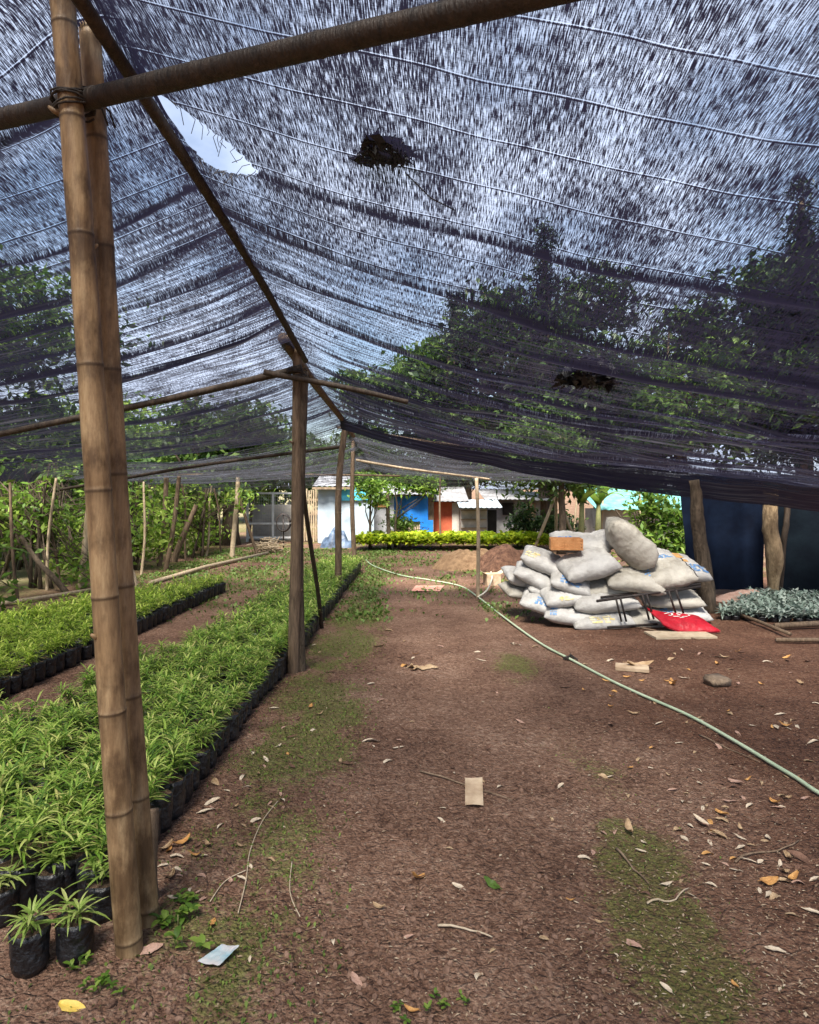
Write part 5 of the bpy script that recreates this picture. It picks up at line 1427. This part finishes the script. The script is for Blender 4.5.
# sticks
def stick(p0, p1, r, label, mat='twig', wig=.012):
    a_, b_ = gd(*p0, .008), gd(*p1, .008); pts = []
    for i in range(9):
        t = i / 8; q_ = a_.lerp(b_, t); pts.append(q_ + Vector((0, wig * math.sin(t * 7 + p0[0]), .004 * math.sin(t * 9) + gz(q_.x, q_.y))))
    lying(pts, [r * (1 - .5 * i / 8) for i in range(9)], M[mat], 'fallen_stick', label, 'stick', 6)
stick((420, 770), (512, 800), .0055, 'dark bent stick lying across the path above the card scrap')
stick((438, 922), (492, 934), .005, 'pale stick in the right middle foreground', 'root')
stick((617, 850), (650, 885), .005, 'thin dark stick crossing the mossy streak')
stick((648, 905), (690, 890), .004, 'thin twig lying right of the mossy streak', 'root')
stick((700, 735), (760, 762), .005, 'long dark stick just below the hose')
stick((735, 860), (800, 840), .005, 'slim stick near the right leaf cluster')
stick((640, 628), (700, 640), .008, 'straight stick on the earth below the red bag')
# pale roots left of path
for i, pts in enumerate((((278, 800), (262, 822), (250, 850), (246, 880), (238, 912)), ((246, 870), (225, 880), (210, 900)), ((292, 860), (290, 890), (300, 915)))):
    lying(smooth_path([gd(x, y, .006) + Vector((0, 0, gz(gd(x, y).x, gd(x, y).y))) for x, y in pts], 6), .0022, M['root'], 'thin_root', ['longest pale root thread winding beside the bed', 'pale root thread branching towards the nearest post', 'pale root thread on the path left of centre'][i], 'root', 5)
# weeds
def weed(px, py, n, h, label, seed):
    p_ = gd(px, py); o = empty('small_weed', (p_.x, p_.y, gz(p_.x, p_.y)), label, 'weed', 'small weeds in the foreground'); rg = random.Random(seed)
    V, Fs = [], []
    for i in range(n):
        bx, by = rg.gauss(0, .03), rg.gauss(0, .025)
        for j in range(5): blade(V, Fs, (bx, by, h * rg.uniform(.2, .9)), j * 1.3 + rg.random(), R(rg.uniform(10, 50)), h * rg.uniform(.5, .9), h * .2, rg.uniform(.5, 1.2), 3, .2)
    mb = MB(); mb.add(V, Fs); mb.build('leaves', M['leaf_light'], o)
    mb = MB(); mb.tube([(0, 0, -.005), (0, 0, h * .8)], .002, 5); mb.build('stem', M['stem'], o)
weed(178, 925, 7, .05, 'leafy weed right of the foot of the nearest post', 1)
weed(182, 950, 2, .06, 'broad leaved little weed above the blue wrapper', 2)
weed(100, 993, 8, .03, 'low weed patch right of the yellow leaf', 3)
weed(80, 968, 3, .035, 'tiny weed in front of the frontmost bags', 4)
weed(440, 1004, 6, .025, 'tiny weed patch at the bottom centre', 5)
weed(400, 1012, 3, .025, 'tiniest weed at the bottom edge left of centre', 6)
weed(185, 905, 5, .04, 'small weed behind the stake by the nearest post', 7)
# weathered cable tie / wires
lying([at(-10, 436, 7.6), at(90, 474, 10.5), at(140, 474, 12), at(250, 472, 14)], .012, M['rope'], 'eave_cord', 'dark cord along the left edge of the net', 'cord', 6)

# ------------------------------------------------------------------ camera, light, sky
cam = bpy.data.cameras.new('camera'); co = bpy.data.objects.new('camera', cam); C.objects.link(co)
co.location = (0, 0, CH); co.rotation_euler = (R(90), 0, 0)
cam.sensor_fit = 'VERTICAL'; cam.sensor_height = 36; cam.lens = F / 1024 * 36
cam.shift_y = (HY - 512) / 1024; cam.shift_x = 0
cam.clip_end = 2000; cam.clip_start = .05
S.camera = co
SUN_EL, SUN_AZ = 58, -168          # high behind the camera
sl = bpy.data.lights.new('sun', 'SUN'); so = bpy.data.objects.new('sun', sl); C.objects.link(so)
sl.energy = 4.9; sl.angle = R(20); sl.color = (1, .95, .87)
dirv = Vector((math.sin(R(SUN_AZ)) * math.cos(R(SUN_EL)), math.cos(R(SUN_AZ)) * math.cos(R(SUN_EL)), math.sin(R(SUN_EL))))
so.rotation_euler = dirv.to_track_quat('Z', 'Y').to_euler(); so.location = (5, 10, 30)
W = bpy.data.worlds.new('World'); S.world = W; W.use_nodes = True
nt = W.node_tree; nt.nodes.clear()
wo = nt.nodes.new('ShaderNodeOutputWorld'); bg = N(nt, 'ShaderNodeBackground', Strength=.066)
sky = nt.nodes.new('ShaderNodeTexSky'); sky.sky_type = 'NISHITA'; sky.sun_disc = False; sky.sun_elevation = R(SUN_EL); sky.sun_rotation = R(SUN_AZ)
tc = nt.nodes.new('ShaderNodeTexCoord'); mp = nt.nodes.new('ShaderNodeMapping'); mp.inputs['Scale'].default_value = (1, 1, 1.6)
nt.links.new(tc.outputs['Generated'], mp.inputs[0])
cn = N(nt, 'ShaderNodeTexNoise', Scale=2.6, Detail=7, Roughness=.55); nt.links.new(mp.outputs[0], cn.inputs['Vector'])
cf = ramp(nt, cn.outputs[0], [(.40, (.14, .14, .14)), (.60, (1, 1, 1))])
cm = N(nt, 'ShaderNodeMixRGB'); nt.links.new(cf, cm.inputs[0]); nt.links.new(sky.outputs[0], cm.inputs[1]); cm.inputs[2].default_value = (4.9, 5.6, 7.2, 1)
nt.links.new(cm.outputs[0], bg.inputs[0]); nt.links.new(bg.outputs[0], wo.inputs[0])
S.view_settings.view_transform = 'Standard'; S.view_settings.look = 'None'; S.view_settings.gamma = 1; S.view_settings.use_curve_mapping = False
S.view_settings.exposure = 1.58
S.render.engine = 'CYCLES'
S.cycles.transparent_max_bounces = 24
S.cycles.max_bounces = 6; S.cycles.diffuse_bounces = 3; S.cycles.glossy_bounces = 2; S.cycles.transmission_bounces = 3
S.cycles.caustics_reflective = False; S.cycles.caustics_refractive = False
